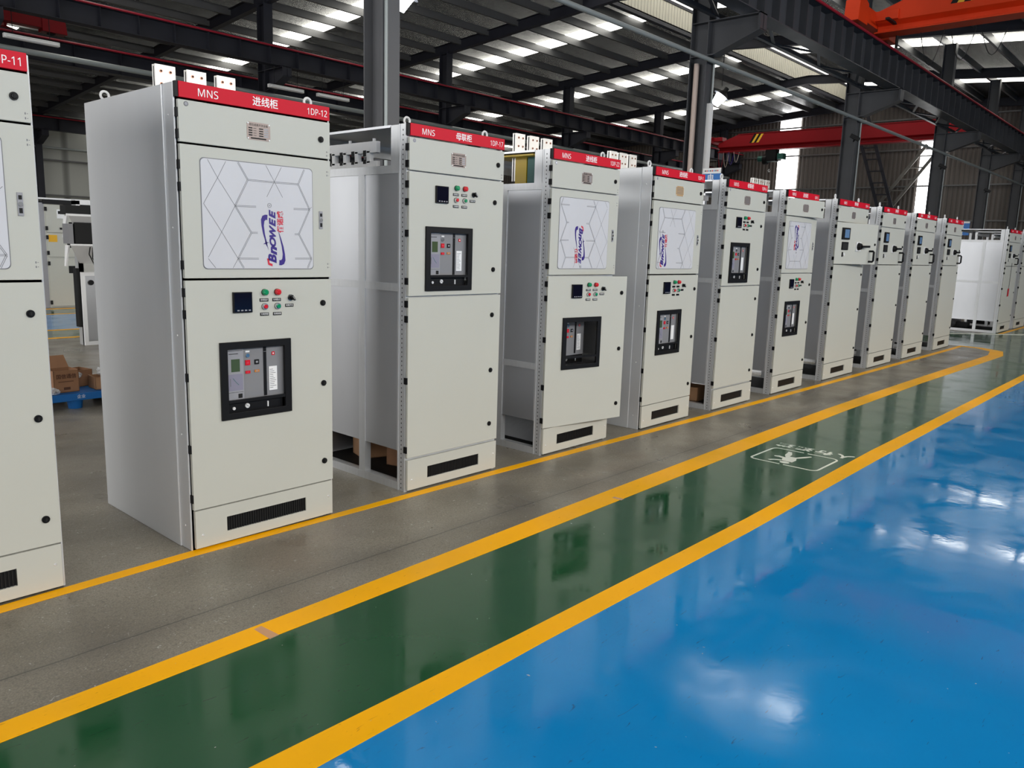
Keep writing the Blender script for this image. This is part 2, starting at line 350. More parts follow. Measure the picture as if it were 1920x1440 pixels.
for (x, y, dx, dy, l) in ((1.515, -.98, .035, .10, 'pale scrap of tape stuck across the thick yellow line nearest the camera'), (3.95, -.965, .03, .06, 'pale scrap of tape farther along the thick yellow line')):
    o = strip([(x-dx*.5, y-dy*.6), (x+dx*.7, y-dy*.55), (x+dx*.4, y+dy*.55), (x-dx*.6, y+dy*.5)], .0030, 'tape').build('tape_scrap'); tag(o, l, 'tape')
mb = MB()
for ch, y in (('人', -1.575), ('行', -1.42), ('通', -1.265), ('道', -1.11)):
    put_text(mb, ch, .128, lambda a, b, k, y=y: (6.135-5.76-b, y+1.33+a, .0016+k), 'whiteline', off=.005)
mb.build('lettering', wm)

# roof
rf = MB()
for (a, b) in ((12.6, YB), (YF, 10.6)):
    za, zb = roofz(a), roofz(b)
    rf.add([(XL, a, za), (XR, a, za), (XR, b, zb), (XL, b, zb), (XL, a, za+.1), (XR, a, za+.1), (XR, b, zb+.1), (XL, b, zb+.1)],
           [(0, 1, 2, 3), (4, 7, 6, 5), (0, 4, 5, 1), (1, 5, 6, 2), (2, 6, 7, 3), (3, 7, 4, 0)], 'roof')
rf.box(XL, XR, 10.4, 12.8, 11.5, 11.6, 'roof')
struct(rf, 'ceiling')
mw = MB()
mw.box(XL, XR, 12.6, 12.66, 9.5, 10.28, 'trim'); mw.names[mw.mi('trim')] = 'monsiding'
mw.box(XL, XR, 12.56, 12.66, 10.26, 10.36, 'steel'); mw.box(XL, XR, 12.52, 12.7, 9.40, 9.52, 'steel'); mw.box(XL, XR, 12.6, 12.66, 11.2, 11.5, 'monsiding')
struct(mw, 'wall_monitor_rear')
mw = MB(); mw.box(XL, XR, 10.54, 10.6, 9.5, 11.5, 'monsiding'); mw.box(XL, XR, 10.5, 10.68, 9.40, 9.52, 'steel'); struct(mw, 'wall_monitor_front')
wg = MB(); wg.box(XL, XR, 12.61, 12.64, 10.36, 11.2, 'monglass'); struct(wg, 'window_20')
wg = MB(); wg.box(XL, XR, 10.61, 10.63, 10.3, 11.3, 'monglass'); struct(wg, 'window_21')
k = 1
for cx in (1.8, 9.2, 16.85, 24.35, 31.65, 39.2):          # translucent strips in the roof
    for (a, b) in ((12.75, 40.0), {24.35: (5.2, 10.4), 16.85: (2.4, 10.4)}.get(cx, (YF+.5, 10.4))):
        s = MB(); za, zb = roofz(a)-.02, roofz(b)-.02
        s.add([(cx-.42, a, za), (cx+.42, a, za), (cx+.42, b, zb), (cx-.42, b, zb), (cx-.42, a, za-.02), (cx+.42, a, za-.02), (cx+.42, b, zb-.02), (cx-.42, b, zb-.02)],
              [(0, 1, 2, 3), (4, 7, 6, 5), (0, 4, 5, 1), (1, 5, 6, 2), (2, 6, 7, 3), (3, 7, 4, 0)], 'skylight')
        struct(s, 'window_%d' % k); k += 1
# walls
w = MB(); w.box(XL-.2, XL, YF, YB, 0, 11.6, 'siding_shaded'); struct(w, 'wall_left')
w = MB(); w.box(XL, XR, YF-.2, YF, 0, 9.6, 'siding_shaded'); struct(w, 'wall_front')
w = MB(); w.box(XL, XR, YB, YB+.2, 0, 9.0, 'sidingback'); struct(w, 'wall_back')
w = MB(); w.box(XR, XR+.2, YF, YB, 0, 11.6, 'siding_shaded')
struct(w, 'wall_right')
for y0_, y1_, z0_, z1_ in ((15.05, 16.2, 2.2, 11.0), (7.75, 8.75, 2.0, 8.0)):
    w = MB(); w.box(XR-.04, XR-.005, y0_, y1_, z0_, z1_, 'skywall'); struct(w, 'window_%d' % k); k += 1
w = MB()
for z in (3.4, 5.1, 6.9, 8.4): w.box(XR-.16, XR-.04, YF, YB, z, z+.07, 'purlin')
struct(w, 'trim_1')
w = MB()
for z in (1.4, 3.3, 5.0): w.box(XL, XR, YB-.16, YB, z, z+.08, 'purlin')
struct(w, 'trim_2')

# purlins, one object each
ys = [14.3+1.4*i for i in range(19)]+[8.9-1.4*i for i in range(17)]+[12.95, 10.25]
p0 = None
for y in ys:
    z = roofz(y)
    if p0 is None:
        m = MB(); m.box(XL, XR, -.004, .004, -.24, 0, 'purlin'); m.box(XL, XR, -.004, .08, -.24, -.234, 'purlin'); m.box(XL, XR, .072, .08, -.24, -.21, 'purlin')
        p0 = m.build('roof_purlin'); q = p0
    else: q = p0.copy(); C.objects.link(q)
    q.location = (0, y, z-.045); tag(q, 'galvanised roof purlin running the length of the hall under the foil insulation', 'purlin', 'roof purlins')
# rafters
COLX = [-1.2, 6.2, 13.75, 21.3, 28.75, 36.28, 43.3]
COLF = [6.31, 13.89, 21.87, 30.2, 36.95, 43.4]
r0 = None
names_r = ['above the nearest bright column', 'second from the near end', 'third from the near end', 'fourth from the near end', 'fifth from the near end', 'sixth from the near end', 'against the end wall']
for i, x in enumerate(COLX):
    if r0 is None:
        r0 = empty('roof_rafter', (x, 11.6, 0), '', 'rafter', 'roof rafters')
        for nm, a, b in (('rear_beam', 11.6, YB), ('front_beam', 11.6, YF)):
            m = MB(); s_ = 1 if b > a else -1
            za, zb = 9.5+.078*1.0, roofz(b)
            def sl(h0, h1, hw):
                ya, yb = 0, b-11.6
                m.add([(-hw, ya, za-h1-.05), (hw, ya, za-h1-.05), (hw, yb, zb-h1), (-hw, yb, zb-h1), (-hw, ya, za-h0-.05), (hw, ya, za-h0-.05), (hw, yb, zb-h0), (-hw, yb, zb-h0)],
                      [(0, 1, 2, 3), (4, 7, 6, 5), (0, 4, 5, 1), (1, 5, 6, 2), (2, 6, 7, 3), (3, 7, 4, 0)], 'steel')
            sl(.08, .42, .005); sl(.07, .085, .1); sl(.41, .425, .1)
            m.build(nm, r0)
        for yy in list(range(14, 40, 4))+list(range(-12, 10, 4)):
            z = roofz(yy); m = MB(); m.bar((.05, yy-11.6, z-.40), (.62, yy-11.6, z-.14), .05, .012, 'purlin'); m.build('fly_brace', r0)
        q = r0
    else: q = copy_tree(r0); q.location = (x, 11.6, 0)
    tag(q, 'dark steel roof rafter, '+names_r[i], 'rafter', 'roof rafters')

# columns
def column(x, y, ztop, label, group, corbel=None, corbel2=None, mt='steelcol', W_=.26, D_=.36):
    t = empty('steel_column', (x, y, 0), label, 'column', group)
    m = MB(); w = W_/2
    m.box(-w, w, 0, .016, 0, ztop, mt); m.box(-w, w, D_-.016, D_, 0, ztop, mt); m.box(-.006, .006, .016, D_-.016, 0, ztop, mt)
    m.build('shaft', t)
    m = MB(); m.box(-w-.06, w+.06, -.06, D_+.06, 0, .025, mt); m.build('base_plate', t)
    for cb, s in ((corbel, -1), (corbel2, 1)):
        if cb is None: continue
        zt = cb; m = MB(); y0_ = 0 if s < 0 else D_
        f = lambda a, b, k: (-.008+k, y0_+s*a, b)
        m.prism([(0, zt-.60), (.12, zt-.60), (1.0, zt-.28), (1.0, zt), (0, zt)], f, .016, mt)
        m.prism([(0, zt-.02), (1.0, zt-.02), (1.0, zt), (0, zt)], lambda a, b, k: (-w+k, y0_+s*a, b), W_, mt)
        m.prism([(0, zt-.61), (.12, zt-.61), (1.0, zt-.29), (1.0, zt-.27), (.12, zt-.59), (0, zt-.59)], lambda a, b, k: (-w+k, y0_+s*a, b), W_, mt)
        m.prism([(.96, zt-.28), (1.0, zt-.28), (1.0, zt), (.96, zt)], lambda a, b, k: (-w+k, y0_+s*a, b), W_, mt)
        m.build('corbel', t)
    m = MB()
    for z in ((corbel or 5)-.61, (corbel or 5)-.02): m.box(-w, w, .016, D_-.016, z, z+.012, mt)
    m.build('stiffener', t)
    return t
L1 = ['brightest and nearest steel column, behind the second open cabinet', 'steel column with a pinkish pipe and a white conduit, behind the 1DP-1 cabinet', 'steel column next to the ladder against the end wall',
      'steel column crossing the right window strip of the end wall', 'slim distant steel column with a floodlight, fifth of the front line', 'last steel column of the front line near the right edge']
for i, x in enumerate(COLF):
    t = column(x, 4.14, roofz(4.14)-.4, L1[i], 'front line of steel columns', corbel=5.72, mt='steelcol' if i else 'steelcol_lit')
    cx_ = .10 if i else -.10; m = MB(); m.tube([(cx_, -.03, 4.3 if i == 1 else .1), (cx_, -.03, 5.0)], .022, 'pipe'); m.build('conduit', t)
    if i == 1:
        m = MB(); m.tube([(-.075, .23, .1), (-.075, .23, 5.0)], .05, 'pvc', 12); m.build('drain_pipe', t)
        m = MB(); m.box(-.01, .12, -.07, 0, .03, 4.28, 'insul'); m.build('cable_tray', t)
for i, x in enumerate(COLX):
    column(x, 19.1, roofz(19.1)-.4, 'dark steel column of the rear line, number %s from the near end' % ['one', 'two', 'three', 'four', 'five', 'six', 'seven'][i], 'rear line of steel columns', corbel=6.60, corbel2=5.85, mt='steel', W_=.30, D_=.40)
for i, x in enumerate(COLX):
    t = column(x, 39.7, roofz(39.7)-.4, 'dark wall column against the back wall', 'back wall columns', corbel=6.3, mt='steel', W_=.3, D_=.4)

# crane beams
def crane_beam(y, z0, z1, label, rail=True, step=.75, wb=.16, mt='steel', brace=None, red='steelred'):
    t = empty('crane_beam', (0, y, z0), label, 'crane beam'); h = z1-z0
    m = MB(); m.box(XL+.1, XR-.2, -.006, .006, .015, h-.015, mt); m.box(XL+.1, XR-.2, -wb, wb, 0, .016, mt); m.box(XL+.1, XR-.2, -wb, wb, h-.016, h, mt)
    m.build('web_and_flanges', t)
    m = MB(); x = XL+.5
    while x < XR-.5: m.box(x-.005, x+.005, -wb+.01, wb-.01, .016, h-.016, mt); x += step
    o = m.build('stiffeners', t)
    if rail:
        m = MB(); m.box(XL+.1, XR-.2, -.03, .03, h, h+.02, mt); m.box(XL+.1, XR-.2, -.012, .012, h+.02, h+.07, mt); m.box(XL+.1, XR-.2, -.03, .03, h+.07, h+.10, mt); m.build('rail', t)
        m = MB(); m.tube([(XL+.1, -wb-.03, h+.01), (XR-.2, -wb-.03, h+.01)], .028, red); m.build('power_rail', t)
    if brace:
        m = MB(); yy = brace; m.box(XL+.1, XR-.2, yy-.04, yy+.04, .0, .08, mt); x = XL+1; s = 1
        while x < XR-1.5:
            m.bar((x, .16 if s > 0 else yy, .03), (x+1.2, yy if s > 0 else .16, .03), .06, .03, mt); x += 1.2; s = -s
        m.build('horizontal_bracing', t)
    return t
crane_beam(3.38, 5.74, 6.48, 'deep ribbed crane beam with red rail crossing the upper right, nearest one', step=.62, wb=.17, brace=.62, mt='steelcol')
crane_beam(18.4, 6.62, 7.12, 'ribbed crane beam with red rail on the camera side of the rear columns', step=.95)
crane_beam(19.85+.25, 5.87, 6.45, 'ribbed crane beam on the far side of the rear columns', step=1.2)
crane_beam(39.2, 6.32, 6.9, 'crane beam with red rail along the back wall', step=1.5)

# pipes
m = MB(); m.tube([(XL+.2, 4.06, 5.02), (XR-.3, 4.06, 5.02)], .04, 'pipe', 12); o = m.build('overhead_pipe', smooth=True); tag(o, 'long grey pipe running past the front line of columns at upper right', 'pipe')
m = MB(); m.tube([(XL+.2, 18.98, 5.86), (XR-.3, 18.98, 5.86)], .07, 'pipe', 12); o = m.build('overhead_pipe', smooth=True); tag(o, 'grey pipe running past the rear columns above the cabinet tops', 'pipe')
m = MB(); m.tube([(XL+.2, 39.6, 7.0+.2), (XR-.3, 39.6, 7.2)], .06, 'pipe', 12); o = m.build('overhead_pipe', smooth=True); tag(o, 'pale pipe high on the back wall', 'pipe')
m = MB(); m.tube([(XL+.2, 40.1, 5.6), (XR-.3, 40.1, 5.6)], .06, 'pipe', 12); o = m.build('overhead_pipe', smooth=True); tag(o, 'lower pale pipe on the back wall seen left of the 1DP-12 cabinet', 'pipe')
for x, l in ((7.0, 'hanging grey light batten at the far upper left'), (13.9, 'hanging grey light batten above the 1DP-12 header'), (15.6, 'hanging grey light batten right of the 1DP-12 lifting eye')):
    t = empty('light_batten', (x, 18.42, 5.98), l, 'light fitting', 'unlit light battens on the rear pipe')
    m = MB(); m.box(-.6, .6, -.06, .06, 0, .10, 'insul'); m.build('housing', t, bev=.01); m = MB(); m.tube([(-.55, -.075, .03), (.55, -.075, .03)], .018, 'white'); m.build('tube_lamp', t)
    for a in (-.4, .4): m = MB(); m.tube([(a, 0, .1), (a, 0, .645)], .008, 'dark', 6); m.build('hanger', t)

# overhead cranes
def girder_crane(x, ya, yb, zb, h, m1, label, wid=.36, ez=0., sides=(-1, 1), so=3.1):
    t = empty('overhead_crane', (x, (ya+yb)/2, zb), label, 'crane'); L = (yb-ya)/2
    m = MB()
    e_ = .3+(.25 if ez else 0)
    poly = [(-L+e_, .24), (L-e_, .24), (L-e_, .45), (L-1.7, h), (-L+1.7, h), (-L+e_, .45)]
    m.prism(poly, lambda a, b, k: (-wid/2+.03+k, a, b), wid-.06, m1)
    m.prism([(-wid/2-.04, -.03), (wid/2+.04, -.03), (wid/2+.04, 0), (.03, .06), (.03, .16), (wid/2-.03, .24), (-wid/2+.03, .24), (-.03, .16), (-.03, .06), (-wid/2-.04, 0)], lambda a, b, k: (a, -L+e_+k, b), 2*(L-e_), m1)
    m.box(-wid/2, wid/2, -L+1.7, L-1.7, h-.01, h+.02, m1)
    m.build('girder', t)
    for s, n in ((-1, 0), (1, 1)):
        e = MB(); yy = s*(L-.15); e.box(-1.2, 1.2, yy-.14, yy+.14, .12+ez, .46+ez, m1)
        e.prism([(-1.35, .05), (-.75, .05), (-.75, .5), (-1.0, .58), (-1.3, .5)], lambda a, b, k: (a, yy-.16+k, b+ez), .32, m1); e.box(-.25, .25, yy-.14-(.5 if s > 0 else -.3), yy+.14-(.0 if s > 0 else -.2), .24+ez, .45+ez, m1)
        e.prism([(.75, .05), (1.35, .05), (1.3, .5), (1.0, .58), (.75, .5)], lambda a, b, k: (a, yy-.16+k, b+ez), .32, m1)
        eo = e.build('end_truck', t, bev=.01)
        for xx in (-1.0, 1.0):
            wv = MB(); wv.cyl((xx, yy-.04, .10+ez), 1, .11, .08, 'dark', 20); wv.build('wheel', eo)
    for s in sides:
        g = MB()
        for k in range(2):
            yy = s*(L-so)+k*.26*1.0
            for j, mm in ((0, 'hazyellow'), (1, 'black')):
                for fx, kx in ((-wid/2+.028, -.003), ):
                    a0 = yy+j*.13
                    g.prism([(a0+.25, .38), (a0+.38, .38), (a0+.13, h-.04), (a0, h-.04)], lambda a, b, k_: (fx+kx-k_, a, b), .003, mm)
        g.build('hazard_stripes', t)
    return t
t = girder_crane(20.0, -11.6, 3.55, 6.62, .92, 'orange', 'bright orange overhead travelling crane at the top right corner', wid=.42, so=2.6)
m = MB(); m.tube([(0.2, 6.9, -.3), (0.2, 6.9, .35)], .035, 'dark'); m.box(-.6, .8, 6.86, 6.94, .16, .20, 'dark'); m.build('collector_arm', t)
m = MB()
for i, x in enumerate([.5, 1.3, 2.1]):
    pts = [(x*.4, 6.4-i*.55-.25*k_/8*2, -.02-(.75-.1*i)*math.sin(math.pi*k_/8)) for k_ in range(9)]
    m.tube(pts, .009, 'dark', 6)
m.build('festoon_cable', t)
t = girder_crane(40.6, 4.9, 18.6, 6.93, .85, 'cranered', 'dark red overhead crane crossing the far bay before the end wall', wid=.4, ez=.32, sides=(1,))
m = MB()
for i in range(4):
    pts = [(-.3+.02*k_, 6.2-i*.3-.12*k_/4, -.05-(.9-.12*i)*math.sin(math.pi*k_/8)) for k_ in range(9)]
    m.tube(pts, .014, ['steelred', 'pvc', 'logoblue', 'pvc'][i], 6)
m.build('festoon_cable', t)
h = MB(); h.cyl((-.02, 3.0, -.45), 1, .19, .72, 'hoistgreen', 20); h.cyl((-.02, 2.78, -.45), 1, .15, .22, 'black', 16); h.cyl((-.02, 3.72, -.45), 1, .15, .28, 'hoistgreen', 16); h.box(-.22, .2, 2.98, 3.55, -.62, -.02, 'black'); h.cyl((-.02, 3.5, -.5), 1, .26, .2, 'black', 18); h.box(-.3, .1, 2.55, 2.85, -.55, -.25, 'hoistgreen')
h.tube([(-.02, 3.35, -.6), (-.02, 3.35, -1.0)], .015, 'dark', 6); h.tube([(-.02, 3.35, -1.0), (-.02, 3.42, -1.07), (-.02, 3.36, -1.15), (-.02, 3.30, -1.08)], .02, 'insul', 6)
h.build('hoist', t, smooth=True)
# dark orange end of another crane, far upper left
t = girder_crane(7.0, 19.95, 38.6, 6.58, .75, 'cranered', 'dark red crane end showing at the far upper left corner', wid=.5)

# ladders against the end wall
def ladder(p, q, w, n, label, mt):
    p = Vector(p); q = Vector(q); t = empty('steel_ladder', p, label, 'ladder'); d = q-p; side = Vector((0, 1, 0))*w/2
    m = MB(); m.bar(-side, d-side, .06, .15, mt); m.bar(side, d+side, .06, .15, mt); m.build('side_rails', t)
    for k in range(1, n): m = MB(); c_ = d*k/n; m.bar(c_-side, c_+side, .16, .05, mt); m.build('tread', t)
    return t
ladder((43.0, 8.45, 0), (43.0, 11.6, 8.8), .68, 15, 'dark steel ladder leaning up to the left beside the third column', 'steel')
ladder((43.5, 13.0, 0), (43.5, 8.0, 7.1), .75, 13, 'pale stair ladder rising to the right behind the dark ladder', 'stairsteel')

# lamps
def highbay(x, y, z, zt, label, ry):
    t = empty('high_bay_lamp', (x, y, z), label, 'lamp', 'high bay lamps')
    m = MB(); m.cyl((0, 0, .0), 2, .22, .12, 'dark', 24, .08); m.cyl((0, 0, .1), 2, .06, .14, 'dark', 16); a = m.build('housing', t, smooth=True)
    m = MB(); m.cyl((0, 0, -.26), 2, .10, .26, 'lamp', 24, .15); b = m.build('led_lens', t)
    m = MB(); m.tube([(0, 0, .24), (0, 0, zt-z)], .012, 'dark', 6); m.build('hanger', t)
    a.rotation_euler = b.rotation_euler = ry
highbay(19.75, 7.0, 5.60, roofz(7)-.2, 'glowing lamp hanging to the right of the column with the pinkish pipe', (math.radians(30), math.radians(20), 0))
highbay(8.95, 7.0, 5.52, roofz(7)-.2, 'glowing lamp at the top edge right of the nearest column', (math.radians(20), math.radians(20), 0))
def flood(x, y, z, label):
    y += .3; t = empty('flood_light', (x, y, z), label, 'light fitting', 'black flood lights on the far columns')
    m = MB(); m.box(-.05, .05, -.13, .13, -.05, .05, 'black'); o = m.build('housing', t, bev=.01); o.rotation_euler = (.5, 0, .3)
    m = MB(); m.bar((0, 0, 0), (.30, .14, -.05), .03, .03, 'dark'); m.build('bracket', t)
flood(29.8, 3.75, 4.6, 'black flood light on the fourth front column, upper'); flood(21.47, 3.75, 4.55, 'black flood light left of the third front column'); flood(36.55, 3.75, 4.3, 'black flood light on the fifth front column')

# ------------------------------------------------------------------ switchgear cabinets
def proto(name, f):
    cache = {}
    def g(parent, loc, nm=None, rot=None):
        if 'm' not in cache:
            mb, kw = f(); o = mb.build(name, **kw); cache['m'] = o.data; cache['mods'] = kw.get('bev', 0); bpy.data.objects.remove(o)
        o = bpy.data.objects.new(nm or name, cache['m']); C.objects.link(o); o.parent = parent; o.location = loc
        if rot: o.rotation_euler = rot
        return o
    return g
def f_hinge(): m = MB(); m.box(-.008, .005, -.020, .006, -.020, .020, 'black'); return m, {}
def f_lock():
    m = MB(); m.cyl((0, 0, 0), 1, .0155, -.006, 'black', 24); m.cyl((0, -.006, 0), 1, .011, -.005, 'black', 20, .009); m.box(-.0035, .0035, -.013, -.010, -.007, .007, 'dark'); return m, dict(smooth=True)
def f_eye():
    m = MB(); m.cyl((0, 0, 0), 2, .016, .012, 'zinc', 16); r = .021
    m.tube([(r*math.sin(a), 0, .034-r*math.cos(a)) for a in [2*math.pi*k_/16 for k_ in range(17)]], .0065, 'insul', 8); return m, dict(smooth=True)
def f_lamp(c):
    def f():
        m = MB(); m.cyl((0, 0, 0), 1, .0165, -.005, 'black', 24); m.cyl((0, -.005, 0), 1, .0155, -.015, c, 24, .0145); m.cyl((0, -.020, 0), 1, .0145, -.005, c, 24, .009); return m, dict(smooth=True)
    return f
def f_btn(c):
    def f():
        m = MB(); m.cyl((0, 0, 0), 1, .016, -.004, 'black', 24); m.cyl((0, -.004, 0), 1, .0155, -.010, 'chrome', 24, .0145); m.cyl((0, -.013, 0), 1, .0105, -.006, c, 24, .0095); return m, dict(smooth=True)
    return f
def f_knob():
    m = MB(); m.cyl((0, 0, 0), 1, .0165, -.005, 'chrome', 24); m.cyl((0, -.005, 0), 1, .0135, -.010, 'black', 24)
    m.prism([(-.008, .012), (.002, .014), (.019, -.011), (.013, -.015), (-.010, .004)], lambda a, b, k_: (a, -.014-k_, b), .013, 'black'); m.bar((0, -.028, .008), (.012, -.028, -.009), .002, .001, 'white'); return m, dict(smooth=True)
def f_screw(): m = MB(); m.cyl((0, 0, 0), 1, .007, -.003, 'zinc', 12, .004); return m, dict(smooth=True)
def f_sidescrew(): m = MB(); m.cyl((0, 0, 0), 0, .006, -.003, 'zinc', 10, .004); return m, dict(smooth=True)
hinge = proto('hinge', f_hinge); lock = proto('lock', f_lock); eye = proto('lifting_eye', f_eye)
lamp_g = proto('indicator_lamp', f_lamp('green')); lamp_r = proto('indicator_lamp', f_lamp('redlamp'))
btn_g = proto('push_button', f_btn('green')); btn_r = proto('push_button', f_btn('redlamp')); knob = proto('selector_knob', f_knob)
screw = proto('screw', f_screw); sidescrew = proto('screw', f_sidescrew)
def nametag(parent, x, z, txt, fine=True):
    m = MB(); m.box(-.024, .024, -.0022, 0, -.0078, .0078, 'black')
    if fine: put_text(m, txt, .0105, lambda a, b, k_: (a, -.0024-k_, b), 'white')
    o = m.build('name_tag', parent, (x, -.022, z)); return o
def door_plate(mb, W_, z0, z1, hole=None):
    if hole:
        mb.ring((0, W_, z0, z1), hole, -.022, -.004, 'paint')
    else: mb.box(0, W_, -.022, -.004, z0, z1, 'paint')
    # small cut marks beside the free edge
def marks(parent, pts):
    m = MB()
    for x, z in pts:
        for dz in (0, -.018):
            m.box(x-.003, x+.001, -.0225, -.0220, z+dz-.004, z+dz+.004, 'line'); m.box(x+.004, x+.009, -.0225, -.0220, z+dz-.001, z+dz+.001, 'line')
    m.build('latch_marks', parent)
def nameplate(parent, x, z, fine=True, mt='plate'):
    m = MB(); w, h = .062, .041
    m.prism([(-w+.008, -h), (w-.008, -h), (w, -h+.008), (w, h-.008), (w-.008, h), (-w+.008, h), (-w, h-.008), (-w, -h+.008)], lambda a, b, k_: (a, -k_, b), .0015, mt)
    if fine:
        put_text(m, '低压成套开关设备', .0125, lambda a, b, k_: (a, -.0016-k_, .028+b), 'dark')
        for r in range(4):
            zz = .013-.011*r
            m.box(-.053, -.033, -.0019, -.0015, zz-.0028, zz+.0028, 'dark'); m.box(-.028, -.012, -.0019, -.0015, zz-.001, zz+.001, 'dark'); m.box(.002, .024, -.0019, -.0015, zz-.0026, zz+.0026, 'dark'); m.box(.029, .052, -.0019, -.0015, zz-.0035, zz+.0035, 'acblight')
        m.box(-.042, .040, -.0019, -.0015, -.036, -.030, 'dark')
    else:
        for r in range(5): zz = .026-.012*r; m.box(-.05, .05, -.0019, -.0015, zz-.002, zz+.002, 'line')
    for sx in (-1, 1):
        for sz in (-1, 1): m.cyl((sx*(w-.006), -.0015, sz*(h-.006)), 1, .0038, -.002, 'white', 10)
    return m.build('nameplate', parent, (x, -.022, z))
def pattern(mb, X0, X1, Z0, Z1, flip=0, y=-.0262):
    def N(px, py):
        tp = 672+.106*(px-258); a = (px-262)/722; b = (py-tp)/(1382-tp)
        if flip == 1: a, b = 1-a, 1-b
        if flip == 2: a = 1-a
        a = min(max(a, 0), 1); b = min(max(b, 0), 1); return X0+a*(X1-X0), Z1-b*(Z1-Z0)
    def ln(p, q, w=.0019, off=0):
        (ax, az), (bx, bz) = N(*p), N(*q); L = math.hypot(bx-ax, bz-az)
        if L < 1e-5: return
        nx, nz = -(bz-az)/L, (bx-ax)/L; ax += nx*off; bx += nx*off; az += nz*off; bz += nz*off; nx *= w/2; nz *= w/2
        mb.add([(ax-nx, y, az-nz), (bx-nx, y, bz-nz), (bx+nx, y, bz+nz), (ax+nx, y, az+nz)], [(0, 1, 2, 3)], 'line')
    dbl = [[(485, 695), (545, 808), (460, 975), (560, 1150), (470, 1320), (505, 1385)], [(545, 808), (720, 825), (885, 838), (965, 1000), (885, 1160), (975, 1320), (945, 1385)], [(885, 838), (930, 745)],
           [(460, 975), (595, 981)], [(560, 1150), (602, 1151)], [(470, 1320), (605, 1321)], [(850, 996), (965, 1000)], [(855, 1160), (885, 1160)], [(855, 1320), (975, 1320)]]
    for pl in dbl:
        for p, q in zip(pl, pl[1:]): ln(p, q, off=.0028); ln(p, q, off=-.0028)
    for p, q in (((300, 678), (357, 795)), ((357, 795), (268, 960)), ((410, 690), (357, 795)), ((357, 795), (460, 975)), ((268, 960), (372, 1145)), ((372, 1145), (285, 1312)), ((460, 975), (372, 1145)), ((372, 1145), (470, 1320)),
                 ((285, 1320), (328, 1382)), ((470, 1320), (436, 1382)), ((665, 716), (775, 922)), ((770, 730), (667, 918)), ((965, 1000), (980, 985))): ln(p, q)
def logo(parent, cx, cz, ang, sc=1.):
    # local: a along the word, b up; ang=+1 reads upward, -1 reads downward
    m = MB()
    def T(a, b, k_=0): a *= sc; b *= sc; return (-b*ang, -.0265-k_, a*ang) if ang else (a, -.0265-k_, b)
    P = lambda poly, mt: m.prism(poly, T, .0004, mt)
    put_text(m, 'nowee'.upper() if False else 'n', .062, lambda a, b, k_: T(a*1.25-.083, b-.001, k_), 'logoblue', off=.0028, shear=.3)
    put_text(m, 'O', .046, lambda a, b, k_: T(a*1.25-.043, b-.002, k_), 'logoblue', off=.0022, shear=.3)
    put_text(m, 'W', .046, lambda a, b, k_: T(a*1.12+.004, b-.002, k_), 'logoblue', off=.0022, shear=.3)
    put_text(m, 'E', .046, lambda a, b, k_: T(a*1.3+.052, b-.002, k_), 'logoblue', off=.0022, shear=.3)
    put_text(m, 'E', .046, lambda a, b, k_: T(a*1.3+.091, b-.002, k_), 'logoblue', off=.0022, shear=.3)
    put_text(m, 'B', .060, lambda a, b, k_: T(a*1.15-.124, b+.001, k_), 'logoblue', off=.0026, shear=.3)
    P([(-.158, .004), (-.150, .028), (-.118, .034), (-.122, .022), (-.141, .020), (-.146, .004)], 'logored')
    put_text(m, 'R', .012, lambda a, b, k_: T(a+.140, b+.014, k_), 'line')
    for k_ in range(12):
        a0, a1 = 2*math.pi*k_/12, 2*math.pi*(k_+1)/12
        P([(.140+.011*math.cos(a0), .014+.011*math.sin(a0)), (.140+.011*math.cos(a1), .014+.011*math.sin(a1)), (.140+.0095*math.cos(a1), .014+.0095*math.sin(a1)), (.140+.0095*math.cos(a0), .014+.0095*math.sin(a0))], 'line')
    put_text(m, '佰诺威', .036, lambda a, b, k_: T(a*.98+.062, b-.047, k_), 'logored', off=.001)
    def sw(sg):
        top = [(-.078, .024), (-.040, .039), (0, .052), (.04, .060), (.07, .062), (.088, .054), (.094, .040), (.094, .026)]
        bot = [(.068, .028), (.070, .036), (.062, .044), (.04, .0475), (0, .0425), (-.035, .034)]
        poly = [(a, b) for a, b in top+bot]
        return [(sg*a-(0 if sg > 0 else .058), sg*b-(0 if sg > 0 else .008)) for a, b in poly]
    def strips(poly):
        n = len(poly)   # fan of quads between the two edges keeps the crescent clean
        t = poly[:8]; b = [poly[0]]+poly[:7:-1]
        for i in range(7):
            q = [t[i], t[min(i+1, 7)], b[min(i+1, len(b)-1)], b[min(i, len(b)-1)]]
            q = [p for j, p in enumerate(q) if p not in q[:j]]
            if len(q) > 2: P(q, 'logoblue')
    strips(sw(1)); strips(sw(-1))
    st = []
    for k_ in range(8): r = .017 if k_ % 2 == 0 else .0045; a = math.pi/4*k_+.3; st.append((-.044+r*math.cos(a), .037+r*math.sin(a)))
    P(st, 'logoblue')
    return m.build('logo', parent, (cx, 0, cz))
